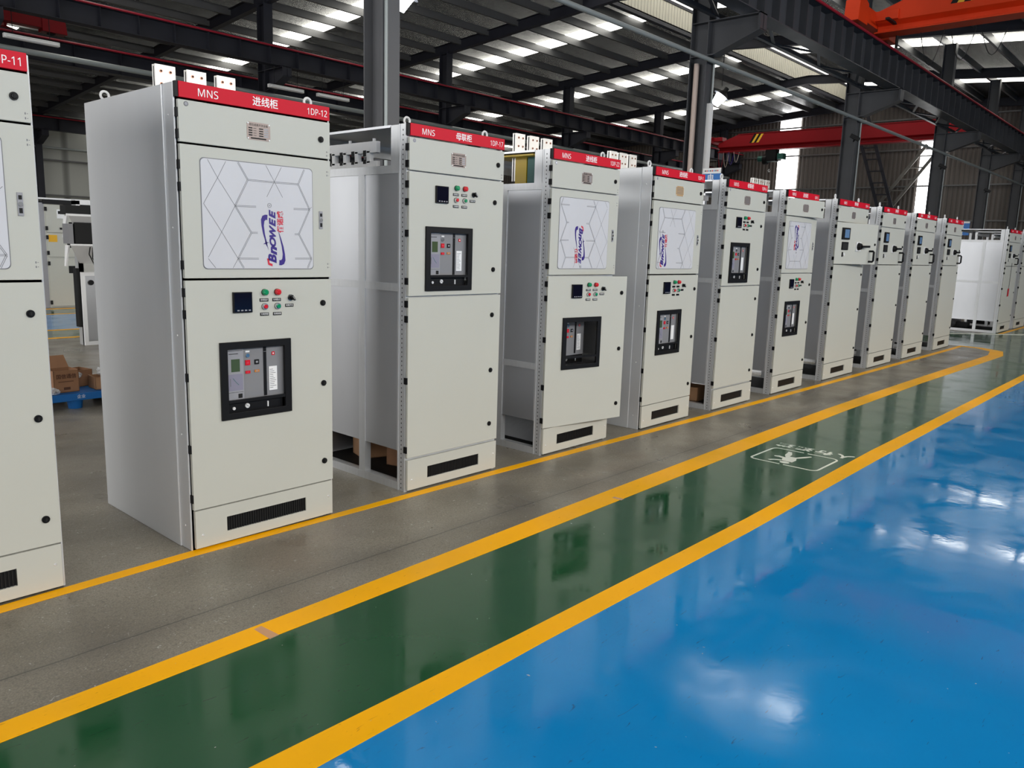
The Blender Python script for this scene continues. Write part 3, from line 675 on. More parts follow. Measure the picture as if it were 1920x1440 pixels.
def controls(door, x, z, fine=True):      # x,z = centre of the meter
    m = MB(); m.box(-.05, .05, -.012, 0, -.05, .05, 'black'); m.box(-.045, .046, -.013, -.012, -.046, .046, 'glassblack')
    for i in range(4): m.box(-.032+i*.020, -.020+i*.020, -.0136, -.013, -.042, -.036, 'acblight')
    m.build('power_meter', door, (x, -.022, z), bev=0 if not fine else .0015)
    lamp_g(door, (x+.123, -.022, z+.047)); lamp_r(door, (x+.194, -.022, z+.047)); btn_r(door, (x+.122, -.022, z-.024)); btn_g(door, (x+.194, -.022, z-.024)); knob(door, (x+.269, -.022, z+.017))
    for dx, dz, s in ((.120, .008, '合闸指示'), (.191, .008, '分闸指示'), (.121, -.063, '分闸按钮'), (.193, -.063, '合闸按钮'), (.264, -.023, '转换开关')): nametag(door, x+dx, z+dz, s, fine)
def breaker(cab, door, X0, Z0, fine=True, depth=.0, labels=True):  # 0.39 x 0.385 opening frame; unit behind it
    m = MB(); m.ring((X0, X0+.39, Z0, Z0+.385), (X0+.038, X0+.352, Z0+.032, Z0+.350), -.034, -.020, 'black')
    m.build('breaker_bezel', door, bev=.002) if fine else m.build('breaker_bezel', door)
    m = MB(); m.box(X0+.039, X0+.351, -.033, -.020, Z0+.081, Z0+.096, 'black'); m.build('bezel_crossbar', door)
def breaker_unit(cab, X0, Z0, y=.0, fine=True):
    t = MB(); t.box(X0+.030, X0+.36, y+.001, y+.30, Z0+.085, Z0+.36, 'acbgrey'); t.box(X0+.36, X0+.362, y, y+.3, Z0+.09, Z0+.35, 'dark'); t.box(X0+.040, X0+.35, y+.0, y+.3, Z0+.02, Z0+.085, 'black')
    b = t.build('circuit_breaker', cab)
    q = MB(); q.box(0, .088, -.006, 0, -.132, .132, 'acblight'); q.box(.022, .068, -.0068, -.006, .012, .075, 'lcdgreen'); q.box(.005, .083, -.0064, -.006, -.082, 0, 'purple')
    q.box(.014, .018, -.0068, -.0064, -.06, -.02, 'line'); q.bar((.03, -.0068, -.02), (.045, -.0068, -.04), .0006, .002, 'greenbar'); q.bar((.045, -.0068, -.04), (.06, -.0068, -.055), .0006, .002, 'greenbar')
    q.box(.056, .078, -.0068, -.006, -.122, -.10, 'dark'); q.box(.004, .084, -.0066, -.006, -.092, -.0905, 'dark'); q.box(.010, .060, -.0066, -.006, .100, .103, 'dark'); q.box(.004, .084, -.0066, -.006, .116, .118, 'dark')
    q.build('trip_unit', b, (X0+.043, y, Z0+.222))
    q = MB(); q.box(-.008, .008, -.003, 0, -.125, .125, 'black'); q.box(-.008, .008, -.004, -.003, .10, .102, 'line'); q.build('charging_handle', b, (X0+.252, y, Z0+.222))
    for dx, dz, w, h, c in ((.156, .052, .013, .013, 'redlamp'), (.206, .052, .012, .012, 'black'), (.156, .004, .013, .007, 'redlamp'), (.206, .006, .013, .006, 'orangebtn')):
        q = MB(); q.box(-w, w, -.004, 0, -h, h, c); q.box(-w*.5, w*.5, -.0045, -.004, -h*.4, h*.4, 'logored' if c == 'redlamp' else 'acblight'); q.build('breaker_button', b, (X0+dx, y, Z0+.222+dz))
    q = MB(); q.cyl((0, 0, 0), 1, .010, -.006, 'chrome', 16); q.box(-.011, .011, -.003, 0, .016, .024, 'white'); q.build('key_lock', b, (X0+.156, y, Z0+.31))
    q = MB(); q.box(-.023, .023, -.002, 0, -.062, .062, 'white')
    if fine:
        for r in range(11): q.box(-.019, random.uniform(-.002, .018), -.0024, -.002, .045-.0095*r, .0475-.0095*r, 'line')
    q.build('rating_label', b, (X0+.297, y, Z0+.182))
    q = MB(); q.box(-.008, .008, -.002, 0, -.009, .009, 'redlamp'); q.box(-.003, .003, -.0025, -.002, -.004, .004, 'white'); q.build('maker_mark', b, (X0+.300, y, Z0+.310))
    q = MB(); q.cyl((0, 0, 0), 1, .008, -.006, 'insul', 16); q.build('crank_socket', b, (X0+.075, y, Z0+.050))
    q = MB(); q.cyl((0, 0, 0), 1, .012, -.006, 'insul', 16); q.bar((-.008, -.007, .006), (.008, -.007, -.006), .003, .001, 'dark'); q.build('position_dial', b, (X0+.148, y, Z0+.056))
    q = MB(); q.box(-.003, .003, -.006, 0, -.014, .014, 'insul'); q.build('lever', b, (X0+.263, y, Z0+.052))
    return b
def perforated(mb, x, y, z0, z1, step=.0275, sgn=-1, r=.0042):
    z = z0
    while z < z1:
        mb.add([(x, y+r*math.cos(a), z+r*1.3*math.sin(a)) for a in [k_*math.pi/3 for k_ in range(6)]], [tuple(range(6))], 'hole'); z += step
def openframe(cab, W_, crossz, fine=True, right=True):
    m = MB(); H = 2.2; D = 1.0
    for xa, xb, sx in ((0, .05, -1), (W_-.05, W_, 1)):
        m.box(xa, xb, 0, .068, 0, H, 'galv'); m.box(xa, xb, D-.05, D, 0, H, 'galv')
        xe = xa if sx < 0 else xb
        ex = (xe-.004, xe+.001) if sx < 0 else (xe-.001, xe+.004)
        m.box(*ex, .001, .009, 0, H, 'galv'); m.box(*ex, .060, .068, 0, H, 'galv')
        perforated(m, xe+sx*.0006, .035, .02, H-.01)
        m.box(xa+.002, xb, .076, .147, 1.97, H-.002, 'galv'); m.box(xa+.002, xb-.002, .068, .078, .25, 1.93, 'insul')
        m.box(xa, xb, .07, D, 0, .05, 'galv'); m.box(xa, xb, .07, D, 1.925, 1.972, 'galv'); m.box(xa+.003, xb-.003, .07, D, crossz-.045, crossz, 'galv'); m.box(xa+.001, xb-.001, .40, .46, .05, 1.925, 'galv')
    m.box(.05, W_-.05, 0, .05, H-.05, H, 'galv'); m.box(.05, W_-.05, D-.05, D, H-.05, H, 'galv'); m.box(.05, W_-.05, D-.05, D, 0, .05, 'galv'); m.box(.05, W_-.05, D-.045, D, 1.93, 1.97, 'galv')
    m.box(.05, W_-.05, .60, .64, 2.06, 2.11, 'galv')
    for z in (1.90, 1.30, 1.19, .19): m.box(.05, W_-.05, .0, .03, z, z+.05, 'galv')
    fr = m.build('frame', cab)
    for xa in (.008, W_-.012):
        for ya, yb in ((.078, .40), (.46, D-.05)):
            for za, zb in ((.25, crossz-.045), (crossz, 1.925)):
                p = MB(); p.box(xa, xa+.004, ya, yb, za, zb, 'sheet'); p.build('side_sheet', cab)
    p = MB(); p.box(0, W_, .15, D, 2.186, H, 'sheet'); p.build('top_sheet', cab)
    p = MB(); p.box(.05, W_-.05, D-.02, D-.01, .05, 1.95, 'sheet'); p.build('back_sheet', cab)
    p = MB(); p.box(.02, W_-.02, .03, D-.04, .250, .256, 'sheet'); p.box(.02, W_-.02, .03, D-.04, .035, .045, 'dark'); p.box(.48, .72, .66, .9, .045, .15, 'black'); p.build('floor_tray', cab)
def closedframe(cab, W_, mt='sidepaint'):
    m = MB(); H = 2.2; D = 1.0
    for xa in (.0, W_-.05): m.box(xa, xa+.05, 0, .05, 0, H-.03, 'galv'); m.box(xa, xa+.05, D-.05, D, 0, H-.03, 'galv')
    m.box(.05, W_-.05, .0, .05, 0, .04, 'galv')
    for z in (1.91, 1.30, .18): m.box(.05, W_-.05, .0, .03, z, z+.045, 'galv'); m.box(.05, W_-.05, 0, .05, H-.08, H-.03, 'galv'); m.build('frame', cab)
    for sx in (-1, 1):
        x = -.002 if sx < 0 else W_+.002
        a, b = sorted((x, x+sx*.016)); a2, b2 = sorted((x, x+sx*.009))
        p = MB(); p.box(a, b, .10, D, .0, H-.004, mt); p.box(a2, b2, .0, .10, .0, H-.001, mt); p.box(a2, b2+.001, .094, .102, 0, H, 'line') if False else None
        sp = p.build('side_panel', cab, bev=.003)
        if sx < 0:
            for z in (2.06, 1.56, 1.06, .58, .12): sidescrew(sp, (a2, .055, z))
    p = MB(); p.box(0, W_, .0, D, H-.03, H-.004, mt); p.build('top_panel', cab); p = MB(); p.box(0, W_, D-.01, D, 0, H-.03, mt); p.build('back_panel', cab)
def busconnectors(cab, xs, y=.42, z1=2.345, fine=True):
    for x in xs:
        m = MB()
        for k_ in range(2):
            m.box(x, x+.10, y+k_*.022, y+.012+k_*.022, 2.0, z1, 'busbar')
        m.box(x, x+.10, y+.012, y+.022, 2.0, z1-.01, 'hole')
        for dx in (.028, .075):
            for z in (z1-.03, z1-.09): m.cyl((x+dx, y, z), 1, .008, -.003, 'copper', 12); m.cyl((x+dx, y-.003, z), 1, .005, -.001, 'dark', 10)
        m.build('busbar', cab)
def cabinet(kind, x, y, W_, code, title, label, fine=True, variant=0, swing=0., eyes=(), bus=(), group=None, names=True):
    cab = empty('switchgear_cabinet', (x, y, 0), label, 'cabinet', group)
    closed = kind.startswith('closed')
    if closed: closedframe(cab, W_)
    else: openframe(cab, W_, {'tie': 1.28, 'openin': .68, 'openin7': 1.28, 'feeder': 1.10}[kind])
    body = kind.replace('closed', 'in').replace('openin7', 'in').replace('openin', 'in')
    # header
    h = MB(); h.box(.004, W_-.004, -.026, -.002, 2.133, 2.2, 'red'); h.box(-.010, .003, -.022, 0, 2.133, 2.2, 'black'); hd = h.build('header_strip', cab)
    h = MB(); s = W_/.8
    put_text(h, 'MNS', .052, onfront(.14*s, 2.1655, -.0262), 'white')
    put_text(h, title, .046, onfront(.43*s, 2.1655, -.0262), 'white', off=.0006)
    put_text(h, code, .048, lambda a, b, k: (.722*s+a*.84, -.0262-k, 2.1655+b), 'white')
    h.build('lettering', hd)
    # upper door
    ud = MB(); door_plate(ud, W_, 1.941, 2.124)
    upd = ud.build('upper_door', cab, bev=.002)
    for z in (2.068, 1.975): hinge(upd, (0, 0, z))
    lock(upd, (W_-.057, -.022, 2.034)); nameplate(upd, W_*.49, 2.03, fine, 'plategold' if code == '1DP-1' else 'plate')
    m = MB(); m.cyl((0, 0, 0), 1, .011, -.001, 'line' if fine and code == '1DP-12' else 'purple', 20); m.cyl((0, -.001, 0), 1, .007, -.0006, 'acblight' if code != '1DP-22' else 'white', 16); m.build('certification_sticker', upd, (.037, -.022, 2.107))
    marks(upd, [(W_-.02, 1.975)])
    if code == '1DP-5' : upd.rotation_euler = (0, 0, math.radians(-5))
    if body == 'in':
        dd = MB(); hole = (.093, .690, 1.376, 1.879); dd.ring((0, W_, 1.331, 1.932), (hole[0]-.004, hole[1]+.004, hole[2]-.004, hole[3]+.004), -.022, -.004, 'paint')
        md = dd.build('display_door', cab)
        for z in (1.842, 1.744, 1.392): hinge(md, (0, 0, z))
        m = MB(); X0, X1, Z0, Z1 = hole; r = .02
        poly = []
        for cx, cz, a0 in ((X1-r, Z1-r, 0), (X0+r, Z1-r, 90), (X0+r, Z0+r, 180), (X1-r, Z0+r, 270)):
            for k_ in range(5): a = math.radians(a0+k_*22.5); poly.append((cx+r*math.cos(a), cz+r*math.sin(a)))
        big = [(cx, cz) for cx, cz in poly]
        m.prism([((a-(X0+X1)/2)*1.012+(X0+X1)/2, (b-(Z0+Z1)/2)*1.014+(Z0+Z1)/2) for a, b in poly], lambda a, b, k_: (a, -.0235+k_, b), .010, 'line')
        m.prism(poly, lambda a, b, k_: (a, -.0255+k_, b), .012, 'panel')
        # corner fillers of the opening
        m.ring((X0-.006, X1+.006, Z0-.006, Z1+.006), (X0+.03, X1-.03, Z0+.03, Z1-.03), -.0225, -.010, 'paint')
        pattern(m, X0+.003, X1-.003, Z0+.003, Z1-.003, variant)
        m.build('display_panel', md)
        if variant == 0: logo(md, .455, 1.545, 1)
        elif variant == 1: logo(md, .345 if code == '1DP-22' else .315, 1.53 if code == '1DP-22' else 1.69, -1)
        else: logo(md, .175, 1.545, 1)
        m = MB(); m.box(-.010, .010, -.005, 0, -.045, .045, 'acblight'); m.cyl((0, -.005, .0), 1, .009, -.004, 'chrome', 14); m.box(-.006, .006, -.0065, -.005, -.035, -.015, 'dark'); m.box(-.006, .006, -.0065, -.005, .018, .034, 'dark'); m.build('slide_latch', md, (W_-.062, -.022, 1.627))
        marks(md, [(W_-.02, 1.875), (W_-.02, 1.40)])
        bx, bz = .155, .635; opening = (bx+.02, bx+.37, bz+.022, bz+.365)
        ld = MB(); door_plate(ld, W_, .21, 1.320, opening); low = ld.build('breaker_door', cab)
        for z in (1.265, 1.163, .864, .514, .266): hinge(low, (0, 0, z))
        for z in (1.195, .761, .325): lock(low, (W_-.055, -.022, z))
        controls(low, .281, 1.212, fine); breaker(cab, low, bx, bz, fine)
        breaker_unit(cab, bx, bz, -.006 if not swing else .03, fine)
        if swing: low.rotation_euler = (0, 0, -math.radians(swing))
    elif body == 'tie':
        bx, bz = .127, 1.24; opening = (bx+.02, bx+.37, bz+.022, bz+.365)
        md = MB(); door_plate(md, W_, 1.213, 1.932, opening); md = md.build('breaker_door', cab)
        for z in (1.86, 1.76, 1.58, 1.30): hinge(md, (0, 0, z))
        for z in (1.797, 1.369): lock(md, (W_-.08, -.022, z))
        controls(md, .253, 1.816, fine); breaker(cab, md, bx, bz, fine); breaker_unit(cab, bx, bz, -.006, fine)
        ld = MB(); door_plate(ld, W_, .218, 1.203); low = ld.build('lower_door', cab, bev=.002)
        for z in (1.165, 1.075, .70, .27): hinge(low, (0, 0, z))
        for z in (1.072, .702, .335): lock(low, (W_-.08, -.022, z))
    elif body == 'feeder':
        md = MB(); door_plate(md, W_, 1.434, 1.932); mdo = md.build('drawer_door', cab, bev=.002)
        for z in (1.88, 1.77, 1.50): hinge(mdo, (0, 0, z))
        m = MB(); m.box(0, .18, -.015, 0, 0, .14, 'black'); m.box(.05, .16, -.0156, -.015, .02, .12, 'lcdblue'); m.build('display_meter', mdo, (.125, -.022, 1.73), bev=.004)
        m = MB(); m.box(0, .145, -.012, 0, 0, .095, 'black'); m.box(.012, .133, -.0125, -.012, .012, .08, 'dark'); m.build('protection_relay', mdo, (.145, -.022, 1.605))
        m = MB(); m.box(-.035, -.005, -.004, 0, -.028, .028, 'black'); m.cyl((.012, 0, 0), 1, .018, -.012, 'insul', 18); m.build('selector_button', mdo, (.20, -.022, 1.55))
        m = MB(); m.box(-.06, .06, -.012, 0, -.055, .055, 'insul'); m.cyl((0, -.012, 0), 1, .048, -.035, 'black', 20, .036); m.bar((0, -.055, 0), (.19, -.055, .004), .022, .026, 'black'); m.build('rotary_handle', mdo, (.55, -.022, 1.652), smooth=True)
        m = MB(); m.tube([(0, 0, 0), (0, -.05, 0), (0, -.062, -.012), (0, -.062, -.115), (0, -.05, -.13), (0, 0, -.13)], .013, 'black', 10); m.build('pull_handle', mdo, (.86, -.022, 1.60), smooth=True)
        lock(mdo, (W_-.055, -.022, 1.685))
        if swing: mdo.rotation_euler = (0, 0, -math.radians(swing))
        ld = MB(); door_plate(ld, W_, .212, 1.424); low = ld.build('lower_door', cab, bev=.002)
        for z in (1.38, 1.28, .95, .60, .27): hinge(low, (0, 0, z))
        for z in (1.30, .85, .34): lock(low, (W_-.055, -.022, z))
    # plinth
    v0, v1 = (.167, .627) if W_ < .9 else (.25, .72)
    p = MB(); p.ring((.004, W_-.004, .012, .203), (v0, v1, .065, .140), -.022, -.004, 'paint'); pl = p.build('plinth_panel', cab)
    p = MB()
    if fine:
        p.box(v0, v1, -.012, -.008, .065, .140, 'black')
        xx = v0+.01
        while xx < v1: p.box(xx, xx+.004, -.016, -.012, .065, .140, 'dark'); xx += .0135
    else: p.box(v0, v1, -.012, -.006, .065, .140, 'black')
    p.build('vent_grille', pl)
    for xx, zz in ((.04, .075), (W_-.03, .115)): screw(pl, (xx, -.022, zz))
    p = MB(); p.box(.02, W_-.02, .0, .03, 0, .03, 'dark'); p.build('foot_rail', cab)
    for ex, ey in eyes: eye(cab, (ex, ey, 2.2))
    if bus: busconnectors(cab, bus)
    return cab
cabinet('closed', .312, 0, .803, '1DP-11', '进线柜', 'nearest pale grey switchgear cabinet cut by the left edge, header ending in P-11', eyes=((.66, .13),))
cabinet('closed', 1.706, 0, .803, '1DP-12', '进线柜', 'large closed cabinet with plain grey side panel and red header reading 1DP-12', eyes=((.765, .12), (.05, .9)), bus=(.105, .265, .425))
c17 = cabinet('tie', 3.068, .02, .800, '1DP-17', '母联柜', 'open-sided galvanised cabinet with red header reading 1DP-17 and breaker in its middle door', eyes=((.10, .12), (.76, .12)))
c22 = cabinet('openin', 4.368, .02, .815, '1DP-22', '进线柜', 'cabinet with red header reading 1DP-22 whose breaker door stands ajar', variant=1, swing=9, eyes=((.745, .1), ), bus=(.10, .26, .42))
cabinet('closed', 5.672, .01, .815, '1DP-1', '进线柜', 'closed cabinet with grey side panel and red header reading 1DP-1, before the pink pipe column', fine=False, variant=2, eyes=((.09, .1), (.78, .1)), bus=(-.02, .13, .28))
c6 = cabinet('tie', 6.925, 0, .825, '1DP-6', '母联柜', 'open-sided cabinet with breaker in its middle door, just right of the 1DP-1 cabinet', fine=False, eyes=((.08, .1), ))
c7 = cabinet('openin7', 8.262, 0, .84, '1DP-5', '进线柜', 'cabinet with small tilted logo, its upper door ajar, just before the rotary handle cabinets', fine=False, variant=1, eyes=((.62, .3), ), bus=(.08, .24, .40))
fl_lab = ['first of the four rotary handle cabinets, its handle door swung ajar', 'second of the four cabinets with rotary handles and galvanised side', 'third of the four cabinets with rotary handles and galvanised side', 'last cabinet of the long row, before the gap to the far group']
for i, (x, W_) in enumerate(((9.735, 1.04), (11.36, 1.02), (12.93, 1.02), (14.64, .99))):
    cabinet('feeder', x, -.005, W_, ['1DP-4', '1DP-3', '1DP-2', '1DP-7'][i], '馈电柜', fl_lab[i], fine=False, swing=8 if i == 0 else 0, eyes=((.03, .05), (.83, .05)), group=None)
c_f = cabinet('feeder', 19.53, -.02, 1.22, '1DP-8', '馈电柜', 'first cabinet of the far group, red tag on its door, broad white side', fine=False, eyes=((.03, .05), (.83, .05)))
cabinet('feeder', 21.27, -.02, 1.2, '1DP-9', '馈电柜', 'second cabinet of the far group, partly behind the first', fine=False, eyes=((.03, .05), (.83, .05)))
cabinet('feeder', 22.95, -.02, 1.2, '1DP-10', '馈电柜', 'third cabinet of the far group at the right edge of the photo', fine=False)
m = MB(); m.box(-.06, .06, -.004, 0, -.17, 0, 'redlamp'); m.tube([(0, -.002, 0), (0, -.002, .55)], .004, 'dark', 6); o = m.build('warning_tag', None, (19.53+.55, -.05, .95)); tag(o, 'red paper tag hanging by a cord on the far cabinet', 'tag')

# things seen in the open tops and feet
def busholder(cab, x):
    m = MB(); X = x
    m.box(X, X+.03, .32, .80, 2.06, 2.125, 'insul'); m.box(X, X+.03, .32, .80, 1.972, 2.01, 'insul')
    for y in (.40, .52, .64, .76): m.box(X, X+.03, y-.015, y+.015, 2.0, 2.07, 'insul'); m.box(X-.001, X, y+.02, y+.05, 2.04, 2.075, 'dark'); m.box(X-.001, X, y+.02, y+.05, 1.995, 2.02, 'dark')
    for y in (.36, .6): m.cyl((X+.015, y, 2.125), 2, .010, .018, 'insul', 10)
    m.build('busbar_holder', cab)
busholder(c17, .03); busholder(c6, .03)
m = MB()
for x in (.32, .40, .5): m.box(x, x+.012, .18, .26, 1.9, 2.08, 'busbar'); m.cyl((x, .21, 2.05), 0, .012, -.004, 'dark', 12)
m.build('busbar', c17)
for cab_, x, y, w_, mt_ in ((c22, .10, .42, .012, 'yellowbar'), (c22, .10, .30, .010, 'greenbar'), (c7, .10, .42, .012, 'redbar')):
    m = MB(); m.box(x, x+w_, y-.11, y, 1.9, 2.17, mt_); m.box(x+.02, x+.03, y-.11, y, 1.9, 2.17, mt_); m.build('insulated_busbar', cab_)
m = MB(); m.box(.02, .6, .18, .62, 2.166, 2.178, 'yellowbar'); m.build('insulated_busbar', c22)
def carton(x, y, z, a, b, h, rz, label, mt='cardboard', lid=True, group=None):
    t = empty('cardboard_box', (x, y, z), label, 'box', group, rz); th = .006
    m = MB(); m.box(-a/2, a/2, -b/2, b/2, 0, th, mt); m.box(-a/2, a/2, -b/2, -b/2+th, 0, h, mt); m.box(-a/2, a/2, b/2-th, b/2, 0, h, mt); m.box(-a/2, -a/2+th, -b/2, b/2, 0, h, mt); m.box(a/2-th, a/2, -b/2, b/2, 0, h, mt)
    m.build('body', t)
    if lid:
        m = MB(); m.add([(-a/2, b/2, h), (a/2, b/2, h), (a/2-.01, b/2+.07, h+.10), (-a/2-.02, b/2+.07, h+.10), (-a/2, b/2+.005, h), (a/2, b/2+.005, h), (a/2-.01, b/2+.075, h+.10), (-a/2-.02, b/2+.075, h+.10)],
                        [(0, 1, 2, 3), (4, 7, 6, 5), (0, 4, 5, 1), (1, 5, 6, 2), (2, 6, 7, 3), (3, 7, 4, 0)], mt); m.build('flap', t)
        m = MB(); put_text(m, '国信通信', .042, lambda p, q, k_: (p, -b/2-.001-k_, h*.72+q), 'ink', off=.001)
        m.box(-a*.32, a*.28, -b/2-.002, -b/2-.001, h*.48, h*.51, 'ink'); m.box(-a*.12, a*.14, -b/2-.002, -b/2-.001, h*.12, h*.24, 'ink'); m.build('print', t)
    return t
carton(3.42, .40, .045, .24, .18, .15, .2, 'open brown carton inside the foot of the 1DP-17 cabinet', 'cardboard', False)
carton(3.36, .74, .045, .18, .2, .17, -.3, 'brown carton deeper inside the foot of the 1DP-17 cabinet', 'cardboard2', False)
carton(7.12, .36, .045, .22, .3, .14, .1, 'brown carton inside the foot of the cabinet right of 1DP-1', 'cardboard2', False)
m = MB(); m.prism([(.14, .05), (.50, .235), (.503, .232), (.143, .045)], lambda a, b, k: (a, .1+k, b), .82, 'galv'); m.build('deflector_plate', c22)
# rack with blue signs seen between 1DP-1 and the next cabinet
rk = empty('storage_rack', (13.2, 3.2, 0), 'dark storage rack seen in the gap right of the 1DP-1 header', 'rack')
m = MB()
for a in (0, 1.0):
    for b in (0, .5): m.box(a-.03, a+.03, b-.03, b+.03, 0, 2.75, 'dark')
m.build('uprights', rk)
for z in (.5, 1.1, 1.75, 2.15, 2.6): m = MB(); m.box(-.03, 1.03, -.03, .53, z, z+.05, 'dark'); m.build('shelf', rk)
sg = empty('hanging_sign', (13.2, 3.56, 2.656), 'blue and white sign with a white character above the dark rack', 'sign', rz=0)
m = MB(); m.box(-.01, .01, -.18, .18, .10, .36, 'signblue'); m.box(-.012, .012, -.18, .18, .265, .36, 'white'); m.tube([(0, 0, 0), (0, 0, .12)], .01, 'dark', 6); m.build('board', sg)
m = MB(); put_text(m, '电', .14, lambda a, b, k_: (-.0105-k_, -a+.02, .185+b), 'white', off=.001)
for i in range(8): m.box(-.0135, -.0125, .12-.035*i, .14-.035*i, .30, .325, ['dark', 'redlamp', 'signblue'][i % 3])
m.build('lettering', sg)
for i, (y, z, a, h, l) in enumerate(((3.30, 2.202, .2, .25, 'white box on the upper shelf of the dark rack'), (3.52, 1.802, .16, .22, 'white box on the middle shelf of the dark rack, left'), (3.31, 1.802, .16, .17, 'white box on the middle shelf of the dark rack, right'))):
    m = MB(); m.box(13.25, 13.6, y-.08, y-.08+a, z, z+h, 'white'); o = m.build('storage_box'); tag(o, l, 'box')
m = MB(); m.box(25.2, 25.23, 2.00, 2.38, 2.22, 2.60, 'signblue'); m.box(25.19, 25.2, 2.00, 2.38, 2.55, 2.60, 'white')
put_text(m, '半成品', .14, lambda a, b, k_: (25.19-k_, 2.19+b, 2.38+a), 'white'); m.tube([(25.225, 2.19, 0), (25.225, 2.19, 2.3)], .02, 'dark', 8)
o = m.build('hanging_sign'); tag(o, 'small blue sign on a post behind the last cabinet of the long row', 'sign')

# ------------------------------------------------------------------ left background
pt = empty('plastic_pallet', (2.75, 4.15, 0), 'blue plastic pallet on the concrete between the two nearest cabinets', 'pallet')
m = MB(); m.box(-.65, .6, -.4, .4, .105, .14, 'bluepallet'); m.box(-.65, .6, -.405, -.37, .075, .14, 'bluepallet'); m.build('deck', pt, bev=.004)
for x in (-.58, -.25, .5):
    for y in (-.33, .33): m = MB(); m.cyl((x, y, 0), 2, .055, .107, 'bluepallet', 16, .07); m.build('foot', pt, smooth=True)
m = MB(); m.box(-.03, .03, -.4065, -.405, .09, .125, 'signblue'); put_text(m, '企业', .035, lambda a, b, k_: (a-.22, -.4055-k_, .108+b), 'white'); m.build('lettering', pt)
carton(2.44, 3.93, .142, .21, .2, .195, .06, 'open brown carton with printed characters and raised flap on the blue pallet', 'cardboard', True)
carton(2.78, 3.90, .142, .20, .2, .11, -.05, 'low brown carton holding clear bags at the right of the blue pallet', 'cardboard2', False)
carton(2.63, 4.15, .142, .2, .2, .15, .2, 'darker carton in the middle of the blue pallet behind the low one', 'cardboard', False)
carton(2.26, 4.22, .142, .2, .22, .24, -.1, 'reddish carton at the left end of the blue pallet', 'cardboard2', False)
carton(2.42, 4.25, .0, .2, .2, .09, 0, 'flat brown carton lying under the blue pallet, left of its foot', 'cardboard', False)
carton(2.95, 4.28, .0, .22, .16, .07, 0, 'flat brown carton lying under the blue pallet, right of its foot', 'cardboard2', False)
def bag(x, y, z, s, label):
    bm = bmesh.new(); bmesh.ops.create_icosphere(bm, subdivisions=3, radius=s)
    for v in bm.verts:
        n = .75+.45*random.random(); v.co = Vector((v.co.x*n, v.co.y*n*.8, max(-s*.55, v.co.z*n*.7)))
    me = bpy.data.meshes.new('plastic_bag'); bm.to_mesh(me); bm.free(); me.materials.append(MATS['plastic']); o = bpy.data.objects.new('plastic_bag', me); C.objects.link(o); o.location = (x, y, z); tag(o, label, 'bag')
bag(2.80, 3.93, .29, .065, 'crumpled clear plastic bag in the low carton'); bag(2.55, 3.96, .27, .06, 'crumpled clear plastic bag between the printed carton and the darker carton'); bag(2.93, 3.99, .22, .07, 'crumpled clear plastic bag at the right end of the pallet, behind the low carton')
bag(2.33, 3.82, .16, .05, 'flattened plastic bag at the left front of the blue pallet')
# distant grey cabinet
gc = empty('control_cabinet', (5.66, 14.2, 0), 'distant grey cabinet with black header and yellow stickers, seen between the two nearest cabinets', 'cabinet')
m = MB(); m.box(-.3, -.0, .0, 1.2, 0, 2.1, 'acblight'); m.box(0, 1.0, .0, 1.2, 0, 2.1, 'paint'); m.build('body', gc)  # left side block in darker grey: its shade is put into the colour
m = MB(); m.box(-.02, 1.0, -.03, 0, 2.08, 2.17, 'black'); m.box(-.2, 1.0, -.03, 1.2, 2.17, 2.2, 'white'); m.build('header_strip', gc)
for z0_, z1_ in ((.03, .98), (1.03, 1.50), (1.52, 2.06)):
    m = MB(); m.box(.02, .98, -.03, 0, z0_, z1_, 'paint'); d = m.build('door', gc, bev=.004)
    for z in (z0_+.08, z1_-.08): m = MB(); m.box(.0, .04, -.045, -.02, z-.04, z+.04, 'black'); m.build('hinge', d)
    if z0_ < 1.2:
        m = MB(); m.box(.38, .72, -.032, -.03, z1_-.28, z1_-.13, 'dark'); m.build('vent_grille', d)
    if z0_ == 1.03: m = MB(); m.box(.04, .2, -.034, -.03, 1.33, 1.47, 'signyellow'); m.build('warning_sticker', d)
    if z0_ == .03: m = MB(); m.box(.5, .66, -.034, -.03, .55, .63, 'acblight'); m.build('nameplate', d)
    if z0_ > 1.2:
        m = MB(); m.box(.22, .36, -.04, -.03, 1.80, 1.98, 'white'); m.box(.24, .33, -.041, -.04, 1.89, 1.95, 'dark'); m.build('control_meter', d)
        for x in (.26, .4, .45, .5): m = MB(); m.box(x, x+.04, -.045, -.03, 1.58, 1.62, 'black'); m.build('selector_button', d)
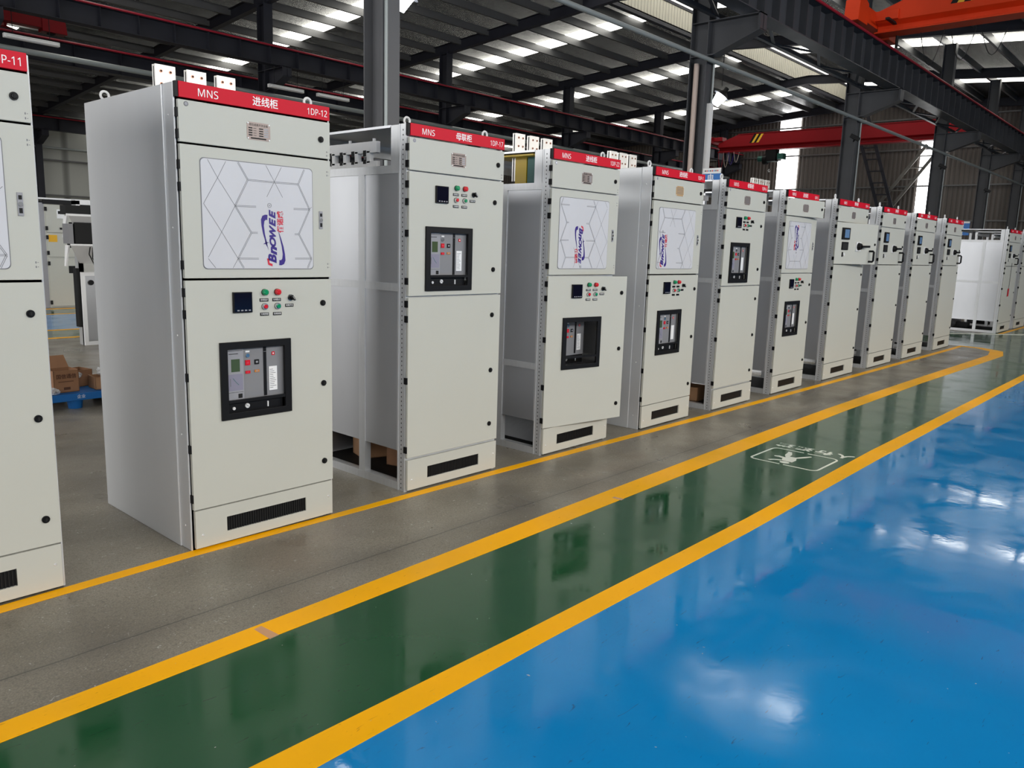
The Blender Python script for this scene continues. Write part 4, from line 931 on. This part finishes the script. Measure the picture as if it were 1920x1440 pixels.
# white open cabinet with trays, half hidden behind 1DP-12
oc = empty('open_cabinet', (4.08, 8.0, 0), 'white cabinet with open flared trays and wiring, half hidden behind the 1DP-12 side panel', 'cabinet')
m = MB(); m.box(0, .9, 0, .04, 0, 1.35, 'trim'); m.box(0, .05, 0, .16, 0, 1.95, 'galv'); m.box(.85, .9, 0, .5, 0, 1.95, 'galv'); m.box(0, .9, 0, .16, 1.9, 1.96, 'galv'); m.box(-.04, 0, .02, .14, .25, 1.05, 'dark'); m.build('body', oc)
m = MB(); m.box(.05, .9, -.02, 0, .06, .95, 'sheet'); m.ring((.0, .9, .0, 1.0), (.05, .85, .05, .95), -.03, 0, 'white'); d = m.build('door', oc); m = MB(); m.cyl((.12, -.03, .86), 1, .035, -.015, 'black', 20); m.build('lock', d)
for z in (1.28, 1.66):
    m = MB(); m.prism([(0, 0), (-.12, .28), (-.02, .28), (.04, 0)], lambda a, b, k_: (-.18+k_, -.02+a*1.2, z-.28+b+.08), .02, 'white')
    m.add([(-.22, -.35, z+.08), (.8, -.35, z+.08), (.8, 0, z-.16), (.0, 0, z-.16), (-.22, -.35, z+.10), (.8, -.35, z+.10), (.8, .02, z-.14), (0, .02, z-.14)], [(0, 1, 2, 3), (4, 7, 6, 5), (0, 4, 5, 1), (1, 5, 6, 2), (2, 6, 7, 3), (3, 7, 4, 0)], 'white')
    m.build('tray', oc)
m = MB(); m.box(-.12, .3, -.25, -.05, 1.38, 1.66, 'dark'); m.box(-.2, -.14, -.25, -.05, 1.38, 1.64, 'acbgrey'); m.build('relay_block', oc)
m = MB(); m.box(-.2, .3, -.2, 0, 1.76, 1.88, 'dark'); m.box(-.2, .3, -.21, -.2, 1.74, 1.77, 'insul'); m.build('terminal_row', oc)
m = MB()
for k_ in range(4): m.tube([(.05+.03*k_, -.3, 1.4), (.0+.04*k_, -.36, 1.25-.05*k_), (.08+.03*k_, -.37, 1.05), (.15, -.2, 1.1)], .008, 'dark', 6)
m.build('wiring', oc)
